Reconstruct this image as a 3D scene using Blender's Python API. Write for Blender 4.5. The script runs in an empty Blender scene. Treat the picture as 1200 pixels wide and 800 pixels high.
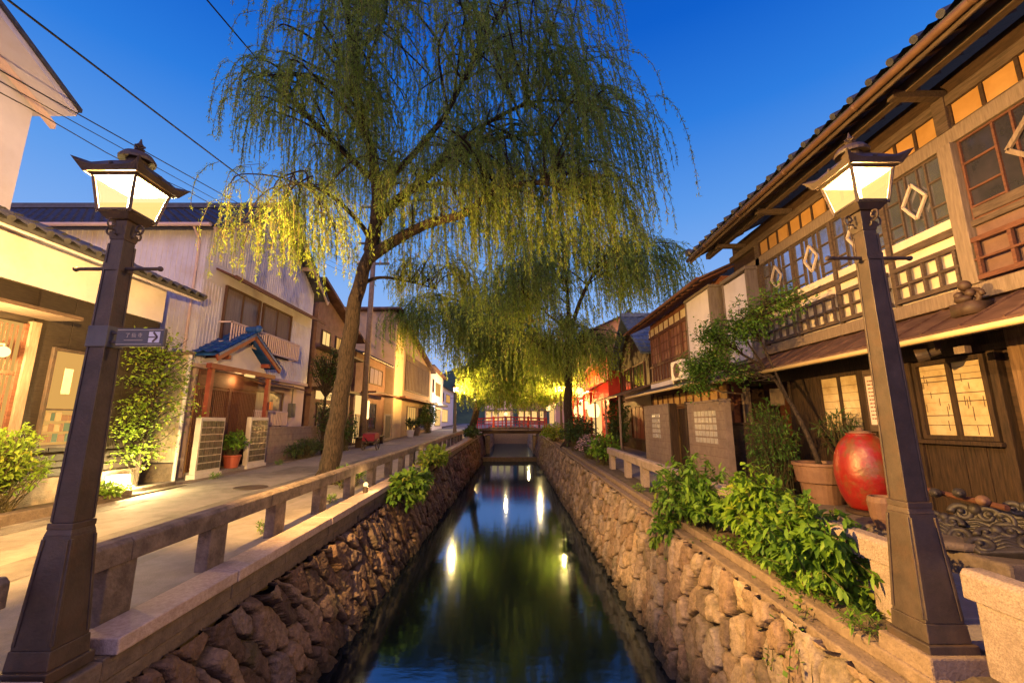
import bpy, math, random
import numpy as np
from mathutils import Vector, Matrix
R = math.radians
random.seed(7); rng = np.random.default_rng(7)
sc = bpy.context.scene
COL = sc.collection

# ------------------------------------------------------------------ camera, sky, exposure
cam = bpy.data.cameras.new('camera'); co = bpy.data.objects.new('camera', cam); COL.objects.link(co)
cam.sensor_width = 36; cam.lens = 15.06; cam.clip_start = .05; cam.clip_end = 3000
co.location = (0, 0, 1.55); co.rotation_euler = (R(90) + math.atan(95/502), 0, 0)
sc.camera = co
w = bpy.data.worlds.new('World'); sc.world = w; w.use_nodes = True
def build_world():
    nt = w.node_tree; N = nt.nodes; L = nt.links; N.clear()
    out = N.new('ShaderNodeOutputWorld'); bg = N.new('ShaderNodeBackground'); bg2 = N.new('ShaderNodeBackground'); add = N.new('ShaderNodeAddShader')
    tc = N.new('ShaderNodeTexCoord'); sep = N.new('ShaderNodeSeparateXYZ'); L.new(tc.outputs['Generated'], sep.inputs[0])
    def ramp(stops):
        r = N.new('ShaderNodeValToRGB'); e = r.color_ramp.elements
        for i, (p, c) in enumerate(stops):
            q = e[i] if i < 2 else e.new(p)
            q.position = p; q.color = (*c, 1)
        L.new(sep.outputs['Z'], r.inputs[0]); return r
    a = ramp([(0, (.46, .58, .88)), (.92, (.0, .06, .40)), (.12, (.36, .53, .90)), (.28, (.24, .45, .89)), (.43, (.11, .33, .83)), (.58, (.022, .20, .74)), (.71, (.001, .112, .60)), (.82, (0, .08, .49))])
    b = ramp([(0, (1.3, .88, 1.15)), (.9, (.05, .10, .45)), (.2, (1.15, .85, 1.3)), (.5, (.55, .50, 1.05))])
    mr = N.new('ShaderNodeMapRange'); L.new(sep.outputs['Y'], mr.inputs[0])
    mr.inputs[1].default_value = -.70; mr.inputs[2].default_value = .42
    mx = N.new('ShaderNodeMix'); mx.data_type = 'RGBA'
    L.new(mr.outputs[0], mx.inputs[0]); L.new(b.outputs[0], mx.inputs[6]); L.new(a.outputs[0], mx.inputs[7])
    L.new(mx.outputs[2], bg.inputs[0]); bg.inputs[1].default_value = 1.0
    sky = N.new('ShaderNodeTexSky'); sky.sky_type = 'NISHITA'; sky.sun_disc = False
    sky.sun_elevation = R(-2); sky.sun_rotation = R(200)
    L.new(sky.outputs[0], bg2.inputs[0]); bg2.inputs[1].default_value = .05
    L.new(bg.outputs[0], add.inputs[0]); L.new(bg2.outputs[0], add.inputs[1]); L.new(add.outputs[0], out.inputs[0])
build_world()
sun = bpy.data.lights.new('dusk_glow', 'SUN'); sun.energy = .30; sun.angle = R(40); sun.color = (1, .70, .80)
so = bpy.data.objects.new('dusk_glow', sun); COL.objects.link(so); so.rotation_euler = (R(62), 0, R(-14))
vs = sc.view_settings; vs.view_transform = 'Standard'; vs.look = 'None'; vs.gamma = 1; vs.exposure = 0; vs.use_curve_mapping = False
cy = sc.cycles; cy.use_denoising = True; cy.denoiser = 'OPENIMAGEDENOISE'; cy.max_bounces = 6; cy.diffuse_bounces = 3; cy.glossy_bounces = 3
cy.transmission_bounces = 4; cy.transparent_max_bounces = 8; cy.caustics_reflective = False; cy.caustics_refractive = False
cy.sample_clamp_indirect = 4; cy.use_light_tree = True
WARM = (1, .58, .20)
LAMP_W = 2600

def g(y): return .0175*min(max(y, -6), 75)

# ------------------------------------------------------------------ materials
MATS = {}
def mat(name, col, rough=.8, col2=None, scale=6, stretch=(1, 1, 1), bump=0, bscale=40, metal=0, spec=.4, detail=6, contrast=(.35, .7), dirt=None, dscale=1.2, island=0, dth=(.5, .72)):
    if name in MATS: return MATS[name]
    m = bpy.data.materials.new(name); m.use_nodes = True; nt = m.node_tree; N = nt.nodes; L = nt.links
    p = N['Principled BSDF']; p.inputs['Roughness'].default_value = rough; p.inputs['Metallic'].default_value = metal
    p.inputs['Specular IOR Level'].default_value = spec
    tc = N.new('ShaderNodeTexCoord'); mp = N.new('ShaderNodeMapping'); mp.inputs['Scale'].default_value = stretch
    L.new(tc.outputs['Object'], mp.inputs[0])
    cur = None
    if col2:
        n = N.new('ShaderNodeTexNoise'); n.inputs['Scale'].default_value = scale; n.inputs['Detail'].default_value = detail; n.inputs['Roughness'].default_value = .65
        L.new(mp.outputs[0], n.inputs[0])
        r = N.new('ShaderNodeValToRGB'); e = r.color_ramp.elements
        e[0].position, e[1].position = contrast; e[0].color = (*col, 1); e[1].color = (*col2, 1)
        L.new(n.outputs[0], r.inputs[0]); cur = r.outputs[0]
    else:
        rg = N.new('ShaderNodeRGB'); rg.outputs[0].default_value = (*col, 1); cur = rg.outputs[0]
    if dirt:
        n = N.new('ShaderNodeTexNoise'); n.inputs['Scale'].default_value = dscale; n.inputs['Detail'].default_value = 8; n.inputs['Roughness'].default_value = .7
        L.new(tc.outputs['Object'], n.inputs[0])
        r = N.new('ShaderNodeMapRange'); r.inputs[1].default_value = dth[0]; r.inputs[2].default_value = dth[1]; L.new(n.outputs[0], r.inputs[0])
        mx = N.new('ShaderNodeMix'); mx.data_type = 'RGBA'; L.new(r.outputs[0], mx.inputs[0]); L.new(cur, mx.inputs[6]); mx.inputs[7].default_value = (*dirt, 1); cur = mx.outputs[2]
    if island:
        gm = N.new('ShaderNodeNewGeometry'); hs = N.new('ShaderNodeHueSaturation')
        r = N.new('ShaderNodeMapRange'); r.inputs[3].default_value = 1-island; r.inputs[4].default_value = 1+island
        L.new(gm.outputs['Random Per Island'], r.inputs[0]); L.new(r.outputs[0], hs.inputs['Value']); L.new(cur, hs.inputs['Color']); cur = hs.outputs[0]
    L.new(cur, p.inputs['Base Color'])
    if bump:
        n = N.new('ShaderNodeTexNoise'); n.inputs['Scale'].default_value = bscale; n.inputs['Detail'].default_value = 6
        L.new(mp.outputs[0], n.inputs[0]); b = N.new('ShaderNodeBump'); b.inputs['Strength'].default_value = bump; b.inputs['Distance'].default_value = .02
        L.new(n.outputs[0], b.inputs['Height']); L.new(b.outputs[0], p.inputs['Normal'])
    MATS[name] = m; return m
def emit(name, col, s, transp=0.0):
    if name in MATS: return MATS[name]
    m = bpy.data.materials.new(name); m.use_nodes = True; nt = m.node_tree; N = nt.nodes; L = nt.links; N.clear()
    o = N.new('ShaderNodeOutputMaterial'); e = N.new('ShaderNodeEmission'); e.inputs[0].default_value = (*col, 1); e.inputs[1].default_value = s
    if transp:
        t = N.new('ShaderNodeBsdfTransparent'); t.inputs[0].default_value = (1, .90, .66, 1); mx = N.new('ShaderNodeMixShader'); mx.inputs[0].default_value = transp
        L.new(e.outputs[0], mx.inputs[1]); L.new(t.outputs[0], mx.inputs[2]); L.new(mx.outputs[0], o.inputs[0])
    else: L.new(e.outputs[0], o.inputs[0])
    MATS[name] = m; return m
def leafmat(name, c1, c2, trans=.4, rough=.5):
    m = bpy.data.materials.new(name); m.use_nodes = True; nt = m.node_tree; N = nt.nodes; L = nt.links
    p = N['Principled BSDF']; p.inputs['Roughness'].default_value = rough; p.inputs['Specular IOR Level'].default_value = .3
    gm = N.new('ShaderNodeNewGeometry'); tc = N.new('ShaderNodeTexCoord'); n = N.new('ShaderNodeTexNoise'); n.inputs['Scale'].default_value = 1.3
    L.new(tc.outputs['Object'], n.inputs[0])
    a = N.new('ShaderNodeMath'); a.operation = 'MULTIPLY_ADD'; a.inputs[1].default_value = .55; L.new(gm.outputs['Random Per Island'], a.inputs[0])
    b = N.new('ShaderNodeMath'); b.operation = 'MULTIPLY'; b.inputs[1].default_value = .5; L.new(n.outputs[0], b.inputs[0]); L.new(b.outputs[0], a.inputs[2])
    r = N.new('ShaderNodeValToRGB'); r.color_ramp.elements[0].color = (*c1, 1); r.color_ramp.elements[1].color = (*c2, 1); r.color_ramp.elements[0].position = .12; r.color_ramp.elements[1].position = .74
    q = r.color_ramp.elements.new(.82); q.color = (min(1, c2[0]*1.5), c2[1]*.95, c2[2]*1.2, 1)
    L.new(a.outputs[0], r.inputs[0]); L.new(r.outputs[0], p.inputs['Base Color'])
    t = N.new('ShaderNodeBsdfTranslucent'); L.new(r.outputs[0], t.inputs[0])
    mx = N.new('ShaderNodeMixShader'); mx.inputs[0].default_value = trans
    L.new(p.outputs[0], mx.inputs[1]); L.new(t.outputs[0], mx.inputs[2]); L.new(mx.outputs[0], N['Material Output'].inputs[0])
    MATS[name] = m; return m
def stonemat(name='rubble_stone', k=1.0, tint=(1, 1, 1)):
    m = bpy.data.materials.new(name); m.use_nodes = True; nt = m.node_tree; N = nt.nodes; L = nt.links
    p = N['Principled BSDF']; p.inputs['Roughness'].default_value = .85; p.inputs['Specular IOR Level'].default_value = .3
    at = N.new('ShaderNodeAttribute'); at.attribute_name = 'stone'
    r = N.new('ShaderNodeValToRGB'); e = r.color_ramp.elements
    e[0].color = (.12, .095, .075, 1); e[1].color = (.34, .27, .19, 1); q = e.new(.25); q.color = (.24, .215, .19, 1); q = e.new(.5); q.color = (.19, .14, .10, 1); q = e.new(.75); q.color = (.27, .23, .18, 1)
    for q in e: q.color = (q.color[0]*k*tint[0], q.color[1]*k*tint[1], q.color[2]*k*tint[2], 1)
    L.new(at.outputs['Fac'], r.inputs[0])
    tc = N.new('ShaderNodeTexCoord'); n = N.new('ShaderNodeTexNoise'); n.inputs['Scale'].default_value = 14; n.inputs['Detail'].default_value = 10; n.inputs['Roughness'].default_value = .7
    L.new(tc.outputs['Object'], n.inputs[0])
    mr = N.new('ShaderNodeMapRange'); mr.inputs[1].default_value = .3; mr.inputs[2].default_value = .7; mr.inputs[3].default_value = .55; mr.inputs[4].default_value = 1.35
    L.new(n.outputs[0], mr.inputs[0]); hs = N.new('ShaderNodeHueSaturation'); L.new(mr.outputs[0], hs.inputs['Value']); L.new(r.outputs[0], hs.inputs['Color'])
    gm = N.new('ShaderNodeNewGeometry'); sz = N.new('ShaderNodeSeparateXYZ'); L.new(gm.outputs['Position'], sz.inputs[0])
    wv = N.new('ShaderNodeMath'); wv.operation = 'MULTIPLY_ADD'; L.new(n.outputs[0], wv.inputs[0]); wv.inputs[1].default_value = .5; L.new(sz.outputs['Z'], wv.inputs[2])
    wr = N.new('ShaderNodeMapRange'); L.new(wv.outputs[0], wr.inputs[0]); wr.inputs[1].default_value = -1.12; wr.inputs[2].default_value = -.80; wr.inputs[3].default_value = .22; wr.inputs[4].default_value = 0
    wx = N.new('ShaderNodeMix'); wx.data_type = 'RGBA'; wr2 = N.new('ShaderNodeMath'); wr2.operation = 'MULTIPLY'; wr2.inputs[1].default_value = 3.6; L.new(wr.outputs[0], wr2.inputs[0]); L.new(wr2.outputs[0], wx.inputs[0]); L.new(hs.outputs[0], wx.inputs[6]); wx.inputs[7].default_value = (.035, .032, .024, 1)
    n3 = N.new('ShaderNodeTexNoise'); n3.inputs['Scale'].default_value = 2.6; n3.inputs['Detail'].default_value = 8; L.new(tc.outputs['Object'], n3.inputs[0])
    mo = N.new('ShaderNodeMapRange'); mo.inputs[1].default_value = .58; mo.inputs[2].default_value = .72; mo.inputs[4].default_value = .6; L.new(n3.outputs[0], mo.inputs[0])
    mm = N.new('ShaderNodeMix'); mm.data_type = 'RGBA'; L.new(mo.outputs[0], mm.inputs[0]); L.new(wx.outputs[2], mm.inputs[6]); mm.inputs[7].default_value = (.055, .06, .025, 1)
    ja = N.new('ShaderNodeAttribute'); ja.attribute_name = 'joint'; jm = N.new('ShaderNodeMix'); jm.data_type = 'RGBA'; L.new(ja.outputs['Fac'], jm.inputs[0]); L.new(mm.outputs[2], jm.inputs[6]); jm.inputs[7].default_value = (.022, .018, .013, 1)
    L.new(jm.outputs[2], p.inputs['Base Color'])
    n2 = N.new('ShaderNodeTexNoise'); n2.inputs['Scale'].default_value = 30; n2.inputs['Detail'].default_value = 10; L.new(tc.outputs['Object'], n2.inputs[0])
    b = N.new('ShaderNodeBump'); b.inputs['Strength'].default_value = 1.0; b.inputs['Distance'].default_value = .025; L.new(n2.outputs[0], b.inputs['Height']); L.new(b.outputs[0], p.inputs['Normal'])
    return m
def watermat():
    m = bpy.data.materials.new('canal_water'); m.use_nodes = True; nt = m.node_tree; N = nt.nodes; L = nt.links; N.clear()
    o = N.new('ShaderNodeOutputMaterial'); d = N.new('ShaderNodeBsdfDiffuse'); d.inputs[0].default_value = (.003, .005, .008, 1)
    gl = N.new('ShaderNodeBsdfGlossy'); gl.inputs['Roughness'].default_value = .075; gl.inputs[0].default_value = (.52, .72, 1, 1)
    f = N.new('ShaderNodeFresnel'); f.inputs[0].default_value = 2.5
    tc = N.new('ShaderNodeTexCoord'); mp = N.new('ShaderNodeMapping'); mp.inputs['Scale'].default_value = (1.2, 2.6, 1); L.new(tc.outputs['Object'], mp.inputs[0])
    n = N.new('ShaderNodeTexNoise'); n.inputs['Scale'].default_value = 2.2; n.inputs['Detail'].default_value = 3; L.new(mp.outputs[0], n.inputs[0])
    b = N.new('ShaderNodeBump'); b.inputs['Strength'].default_value = .035; b.inputs['Distance'].default_value = .05; L.new(n.outputs[0], b.inputs['Height'])
    L.new(b.outputs[0], gl.inputs['Normal']); mx = N.new('ShaderNodeMixShader')
    L.new(f.outputs[0], mx.inputs[0]); L.new(d.outputs[0], mx.inputs[1]); L.new(gl.outputs[0], mx.inputs[2]); L.new(mx.outputs[0], o.inputs[0])
    return m
WOOD = mat('weathered_wood', (.058, .041, .031), .75, (.14, .10, .075), 5, (8, 1, 8), .35, 30)
WOODV = mat('weathered_board', (.016, .010, .0065), .8, (.062, .035, .019), 6, (7, 7, .7), .4, 25)
WOODD = mat('dark_wood', (.025, .014, .009), .7, (.065, .035, .02), 6, (6, 1, 6), .3, 30)
WOODR = mat('red_brown_wood', (.085, .034, .021), .7, (.165, .07, .043), 6, (6, 1, 6), .3, 30)
WOODP = mat('pale_wood_post', (.16, .122, .09), .7, (.27, .21, .16), 5, (8, 8, .8), .3, 30)
SOFFIT = mat('soffit_board', (.045, .028, .019), .8, (.095, .06, .04), 5, (1, 8, 1), .3, 30)
CREAM = mat('cream_panel', (.70, .60, .44), .8, (.78, .70, .55), 4, dirt=(.55, .43, .29))
PAPER = mat('window_paper', (.46, .36, .20), .14, (.62, .52, .34), 3, spec=.8, dirt=(.36, .26, .13), dscale=5)
AMBER = mat('amber_panel', (.36, .20, .06), .6, (.47, .28, .10), 3)
PLASTER = mat('white_plaster', (.62, .60, .68), .85, (.70, .68, .75), 2, bump=.1, bscale=60, dirt=(.55, .52, .57))
PLASTERP = mat('pink_plaster', (.54, .43, .45), .85, (.61, .50, .52), 2, bump=.15, bscale=60, dirt=(.55, .46, .42))
CORR = mat('white_corrugated_metal', (.52, .54, .72), .5, (.60, .62, .78), 3, (1, 1, .3), dirt=(.47, .43, .46), dscale=.9)
CREAMB = mat('cream_board', (.60, .52, .36), .6, (.66, .58, .42), 3, (4, 4, .4), dirt=(.45, .38, .24))
SIDING = mat('dark_siding', (.014, .0105, .008), .65, (.032, .024, .018), 6, (1, 1, 8), .25, 30)
ASPH = mat('asphalt', (.19, .175, .155), .8, (.31, .285, .25), 3, bump=.6, bscale=90, detail=10, contrast=(.3, .72), dirt=(.10, .09, .08), dscale=.7)
PAVE = mat('lane_paving', (.20, .185, .175), .75, (.30, .275, .26), 4, bump=.4, bscale=70, dirt=(.14, .125, .115))
EARTH = mat('earth', (.07, .058, .04), .95, (.14, .11, .08), 5, bump=.8, bscale=30)
STONE = mat('dressed_stone', (.20, .175, .155), .8, (.33, .29, .255), 8, bump=.5, bscale=50, dirt=(.13, .115, .10), dscale=3)
GRANITE = mat('pink_granite', (.36, .28, .24), .75, (.52, .43, .38), 30, bump=.35, bscale=80, dirt=(.25, .20, .165), dscale=2.5)
DSTONE = mat('dark_stone', (.10, .08, .066), .85, (.18, .145, .115), 8, bump=.6, bscale=40)
CONC = mat('rough_concrete', (.17, .13, .095), .9, (.27, .21, .155), 9, bump=.7, bscale=45, dirt=(.15, .115, .08), dscale=4)
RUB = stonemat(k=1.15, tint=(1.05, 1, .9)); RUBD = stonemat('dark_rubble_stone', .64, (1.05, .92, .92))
IRON = mat('brown_iron', (.04, .03, .024), .5, (.08, .06, .047), 7, bump=.2, bscale=50, spec=.5, dirt=(.085, .05, .032), dscale=4)
IRONB = mat('grey_painted_metal', (.085, .088, .088), .6, (.125, .128, .125), 5)
TILE = mat('grey_roof_tile', (.035, .038, .05), .45, (.075, .08, .098), 6, bump=.2, bscale=40)
TILEB = mat('blue_roof_tile', (.010, .045, .22), .35, (.025, .10, .38), 5)
SHEET = mat('brown_sheet_roof', (.06, .03, .024), .6, (.12, .066, .052), 4, (4, 1, 4), dirt=(.20, .12, .085), dscale=2)
GUTC = mat('cream_gutter', (.55, .42, .22), .5, (.66, .52, .30), 4)
BARK = mat('willow_bark', (.012, .009, .007), .95, (.058, .042, .029), 9, (5, 5, .9), 1.0, 8, contrast=(.38, .62))
TWIG = mat('twig_bark', (.05, .045, .02), .8, (.10, .085, .035), 5)
GLASSD = mat('dark_window_glass', (.018, .02, .03), .06, (.05, .045, .06), 1.5, spec=1)
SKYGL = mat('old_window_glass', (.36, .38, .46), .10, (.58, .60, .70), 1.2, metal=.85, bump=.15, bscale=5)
GLASSC = mat('curtained_window_glass', (.16, .13, .15), .18, (.26, .22, .24), 4, (1, 6, .4), spec=.8)
RED = mat('red_paint', (.55, .035, .02), .5, (.66, .06, .035), 5)
VERM = mat('vermilion_jar_glaze', (.20, .008, .005), .40, (.27, .016, .007), 4, bump=.4, bscale=12, dirt=(.15, .055, .016), dscale=3.6, dth=(.47, .60), spec=.7)
TERRA = mat('brown_pottery', (.15, .085, .055), .6, (.22, .13, .085), 5, bump=.2)
BLACKT = mat('black_ornament_tile', (.02, .018, .018), .55, (.05, .044, .042), 8, bump=.3, spec=.6)
BLOCK = mat('concrete_block', (.20, .155, .13), .9, (.29, .23, .19), 6, bump=.5)
GBLOCK = mat('glass_block', (.42, .42, .40), .15, (.52, .52, .5), 8, bump=.5, bscale=30, spec=.8)
WHITE = mat('white_enamel', (.74, .73, .70), .5, (.80, .79, .76), 4)
PINKP = mat('pink_notice_paper', (.70, .52, .50), .7, (.76, .60, .57), 3)
INK = mat('notice_ink', (.16, .06, .05), .8)
BLACK = mat('black_wire', (.012, .012, .014), .5)
LITW = mat('orange_lit_wall', (.50, .25, .10), .8, (.60, .33, .15), 3)  # orange of the street light put into the wall's base colour
GREYW = mat('grey_brown_render', (.12, .07, .058), .85, (.19, .115, .095), 3, bump=.2)
HILLM = mat('hill_woodland', (.035, .06, .03), .95, (.09, .13, .05), .12, bump=1, bscale=.4)
WATER = watermat()
L_GLASS = emit('lamp_glass', (1, .62, .22), 2.6, .70)
L_BULB = emit('lamp_bulb', (1, .80, .45), 30)
L_WARM = emit('lit_window', (1, .60, .20), 1.15)
L_WARM2 = emit('lit_room', (1, .52, .13), .75)
L_HOT = emit('lantern_paper', (1, .62, .22), 3.2)
L_WHITE = emit('white_light_box', (1, .93, .80), 4.0)
L_COOL = emit('white_shop_sign', (.95, .97, 1), 1.8)
WILLOW = leafmat('willow_leaf', (.15, .25, .04), (.32, .45, .07), .55)
LEAFB = leafmat('bush_leaf', (.03, .11, .012), (.19, .36, .035), .35)
LEAFD = leafmat('dark_leaf', (.022, .055, .018), (.065, .12, .03), .3)
LEAFY = leafmat('yellow_green_leaf', (.11, .22, .02), (.28, .42, .05), .45)
LEAFF = leafmat('fern_leaf', (.04, .12, .02), (.13, .27, .04), .4)
FLOW = leafmat('pale_pink_flower', (.42, .28, .36), (.62, .45, .52), .3)

# ------------------------------------------------------------------ mesh helpers
ORG = {}
class M:
    def __init__(s): s.v = []; s.f = []; s.m = []
    def add(s, vs, fs, mi=0):
        b = len(s.v); s.v += [tuple(p) for p in vs]
        for q in fs: s.f.append(tuple(i+b for i in q)); s.m.append(mi)
        return s
    def hexa(s, p, mi=0):
        return s.add(p, [(0, 3, 2, 1), (4, 5, 6, 7), (0, 1, 5, 4), (1, 2, 6, 5), (2, 3, 7, 6), (3, 0, 4, 7)], mi)
    def box(s, x0, x1, y0, y1, z0, z1, mi=0):
        return s.hexa([(x0, y0, z0), (x1, y0, z0), (x1, y1, z0), (x0, y1, z0), (x0, y0, z1), (x1, y0, z1), (x1, y1, z1), (x0, y1, z1)], mi)
    def frus(s, x, y, z0, h0, z1, h1, mi=0, k=1):
        p = []
        for z, h in ((z0, h0), (z1, h1)): p += [(x-h, y-h*k, z), (x+h, y-h*k, z), (x+h, y+h*k, z), (x-h, y+h*k, z)]
        return s.hexa(p, mi)
    def bar(s, p, q, a, b, mi=0, up=(0, 0, 1)):
        p, q = Vector(p), Vector(q); d = (q-p).normalized(); u = Vector(up)
        if abs(d.dot(u)) > .98: u = Vector((1, 0, 0))
        sd = d.cross(u).normalized()*a/2; u2 = sd.cross(d).normalized()*b/2
        return s.hexa([p-sd-u2, p+sd-u2, q+sd-u2, q-sd-u2, p-sd+u2, p+sd+u2, q+sd+u2, q-sd+u2], mi)
    def prism(s, poly, axis, a, b, mi=0):
        n = len(poly)
        def P(t, u, v): return {'x': (t, u, v), 'y': (u, t, v), 'z': (u, v, t)}[axis]
        vs = [P(a, *q) for q in poly]+[P(b, *q) for q in poly]
        fs = [tuple(range(n))[::-1], tuple(range(n, 2*n))]+[(i, (i+1) % n, (i+1) % n+n, i+n) for i in range(n)]
        return s.add(vs, fs, mi)
    def tube(s, pts, rad, n=8, mi=0, cap=True):
        pts = [Vector(p) for p in pts]; k = len(pts)
        if not hasattr(rad, '__len__'): rad = [rad]*k
        vs = []; u = None
        for i, p in enumerate(pts):
            d = (pts[min(i+1, k-1)]-pts[max(i-1, 0)]).normalized()
            if u is None:
                u = d.orthogonal().normalized()
            else:
                u = (u-d*u.dot(d)).normalized()
            v = d.cross(u)
            for j in range(n):
                a = 2*math.pi*j/n; vs.append(p+(u*math.cos(a)+v*math.sin(a))*rad[i])
        fs = [(i*n+j, i*n+(j+1) % n, (i+1)*n+(j+1) % n, (i+1)*n+j) for i in range(k-1) for j in range(n)]
        if cap: fs += [tuple(range(n))[::-1], tuple(range((k-1)*n, k*n))]
        return s.add(vs, fs, mi)
    def lathe(s, prof, c, n=24, mi=0):
        vs = [(c[0]+r*math.cos(2*math.pi*j/n), c[1]+r*math.sin(2*math.pi*j/n), c[2]+z) for r, z in prof for j in range(n)]
        k = len(prof)
        fs = [(i*n+j, i*n+(j+1) % n, (i+1)*n+(j+1) % n, (i+1)*n+j) for i in range(k-1) for j in range(n)]
        fs += [tuple(range(n))[::-1], tuple(range((k-1)*n, k*n))]
        return s.add(vs, fs, mi)
    def ball(s, c, r, n=10, mi=0, sq=(1, 1, 1)):
        prof = [(max(1e-3, math.sin(math.pi*i/n)), -math.cos(math.pi*i/n)) for i in range(n+1)]
        vs = [(c[0]+r*sq[0]*a*math.cos(2*math.pi*j/12), c[1]+r*sq[1]*a*math.sin(2*math.pi*j/12), c[2]+r*sq[2]*z) for a, z in prof for j in range(12)]
        fs = [(i*12+j, i*12+(j+1) % 12, (i+1)*12+(j+1) % 12, (i+1)*12+j) for i in range(n) for j in range(12)]
        return s.add(vs, fs, mi)
    def build(s, name, mats, parent=None, loc=None, smooth=False, bevel=0):
        if not isinstance(mats, (list, tuple)): mats = [mats]
        if parent is not None: o0 = ORG[parent]
        else: o0 = Vector(loc) if loc is not None else Vector(s.v[0])
        me = bpy.data.meshes.new(name)
        me.from_pydata([(a-o0.x, b-o0.y, c-o0.z) for a, b, c in s.v], [], s.f)
        for q in mats: me.materials.append(q)
        me.polygons.foreach_set('material_index', s.m)
        if smooth: me.polygons.foreach_set('use_smooth', [True]*len(s.f))
        return link(name, me, parent, o0, bevel)
def link(name, me, parent, o0, bevel=0):
    o = bpy.data.objects.new(name, me); COL.objects.link(o); ORG[o] = o0
    if parent is not None: o.parent = parent
    else: o.location = o0
    if bevel:
        b = o.modifiers.new('bevel', 'BEVEL'); b.width = bevel; b.segments = 2; b.limit_method = 'ANGLE'; b.angle_limit = R(40)
    return o
def npmesh(name, V, F, mats, parent=None, loc=None, smooth=False, mi=None):
    o0 = ORG[parent] if parent is not None else Vector(loc)
    V = np.asarray(V, np.float32)-np.array(o0, np.float32); F = np.asarray(F, np.int32)
    k = F.shape[1]; me = bpy.data.meshes.new(name)
    me.vertices.add(len(V)); me.vertices.foreach_set('co', V.ravel())
    me.loops.add(F.size); me.loops.foreach_set('vertex_index', F.ravel())
    me.polygons.add(len(F)); me.polygons.foreach_set('loop_start', np.arange(0, F.size, k, dtype=np.int32)); me.polygons.foreach_set('loop_total', np.full(len(F), k, np.int32))
    if smooth: me.polygons.foreach_set('use_smooth', np.ones(len(F), bool))
    if not isinstance(mats, (list, tuple)): mats = [mats]
    for q in mats: me.materials.append(q)
    if mi is not None: me.polygons.foreach_set('material_index', np.asarray(mi, np.int32))
    me.update(calc_edges=True); me.validate()
    return link(name, me, parent, o0)
def tag(o, label=None, cat=None, group=None, kind=None):
    if label: o['label'] = label
    if cat: o['category'] = cat
    if group: o['group'] = group
    if kind: o['kind'] = kind
    return o
def thing(name, label, cat, loc, group=None):
    o = bpy.data.objects.new(name, None); COL.objects.link(o); o.location = loc; o.empty_display_size = .1; ORG[o] = Vector(loc)
    return tag(o, label, cat, group)
def kids(o): return [c for c in bpy.data.objects if c.parent == o]
def copy_tree(o, loc=None, rz=None, label=None, parent=None, scale=None):
    c = o.copy(); COL.objects.link(c)
    if parent is not None: c.parent = parent
    else:
        c.location = loc
        if rz is not None: c.rotation_euler = (0, 0, rz)
        if scale: c.scale = (scale,)*3
        if label: c['label'] = label
    for ch in kids(o): copy_tree(ch, parent=c)
    return c
def point(name, loc, e, col=WARM, r=.05, parent=None):
    l = bpy.data.lights.new(name, 'POINT'); l.energy = e; l.color = col; l.shadow_soft_size = r
    o = bpy.data.objects.new(name, l); COL.objects.link(o)
    if parent is not None: o.parent = parent; o.location = Vector(loc)-ORG[parent]
    else: o.location = loc
    return o
def nrm(a): return a/np.maximum(np.linalg.norm(a, axis=1, keepdims=True), 1e-6)
def leafset(P, D, Ln, W, fold=True):
    """P base points, D directions, Ln lengths, W widths -> verts, faces"""
    n = len(P); D = nrm(D); up = np.tile([0, 0, 1.], (n, 1))+rng.normal(0, .35, (n, 3))
    S = nrm(np.cross(D, up)); Nn = np.cross(S, D)
    Ln = Ln[:, None]; W = W[:, None]
    if not fold:
        V = np.stack([P, P+D*Ln*.45+S*W/2, P+D*Ln, P+D*Ln*.45-S*W/2], 1).reshape(-1, 3)
        return V, (np.arange(n)[:, None]*4+np.array([[0, 1, 2, 3]]))
    mid = P+D*Ln*.45
    tip = P+D*Ln-Nn*Ln*.18
    V = np.stack([P, mid+S*W/2+Nn*W*.12, P+D*Ln*.78+S*W*.3-Nn*Ln*.05, tip, P+D*Ln*.78-S*W*.3-Nn*Ln*.05, mid-S*W/2+Nn*W*.12, mid-Nn*W*.06, P+D*Ln*.78-Nn*(Ln*.08)], 1).reshape(-1, 3)
    b = np.arange(n)[:, None]*8
    F = np.concatenate([b+np.array([[0, 6, 1, 1]]), b+np.array([[6, 7, 2, 1]]), b+np.array([[7, 3, 2, 2]]), b+np.array([[0, 5, 6, 6]]), b+np.array([[6, 5, 4, 7]]), b+np.array([[7, 4, 3, 3]])])
    return V, F
def leafobj(name, V, F, m, parent):
    F = np.asarray(F); tri = F[:, 2] == F[:, 3]
    if not tri.any(): return npmesh(name, V, F, m, parent)
    T = F[tri][:, :3]; Q = F[~tri]
    return npmesh(name, V, np.concatenate([T, Q[:, [0, 1, 2]], Q[:, [0, 2, 3]]]), m, parent)

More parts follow.
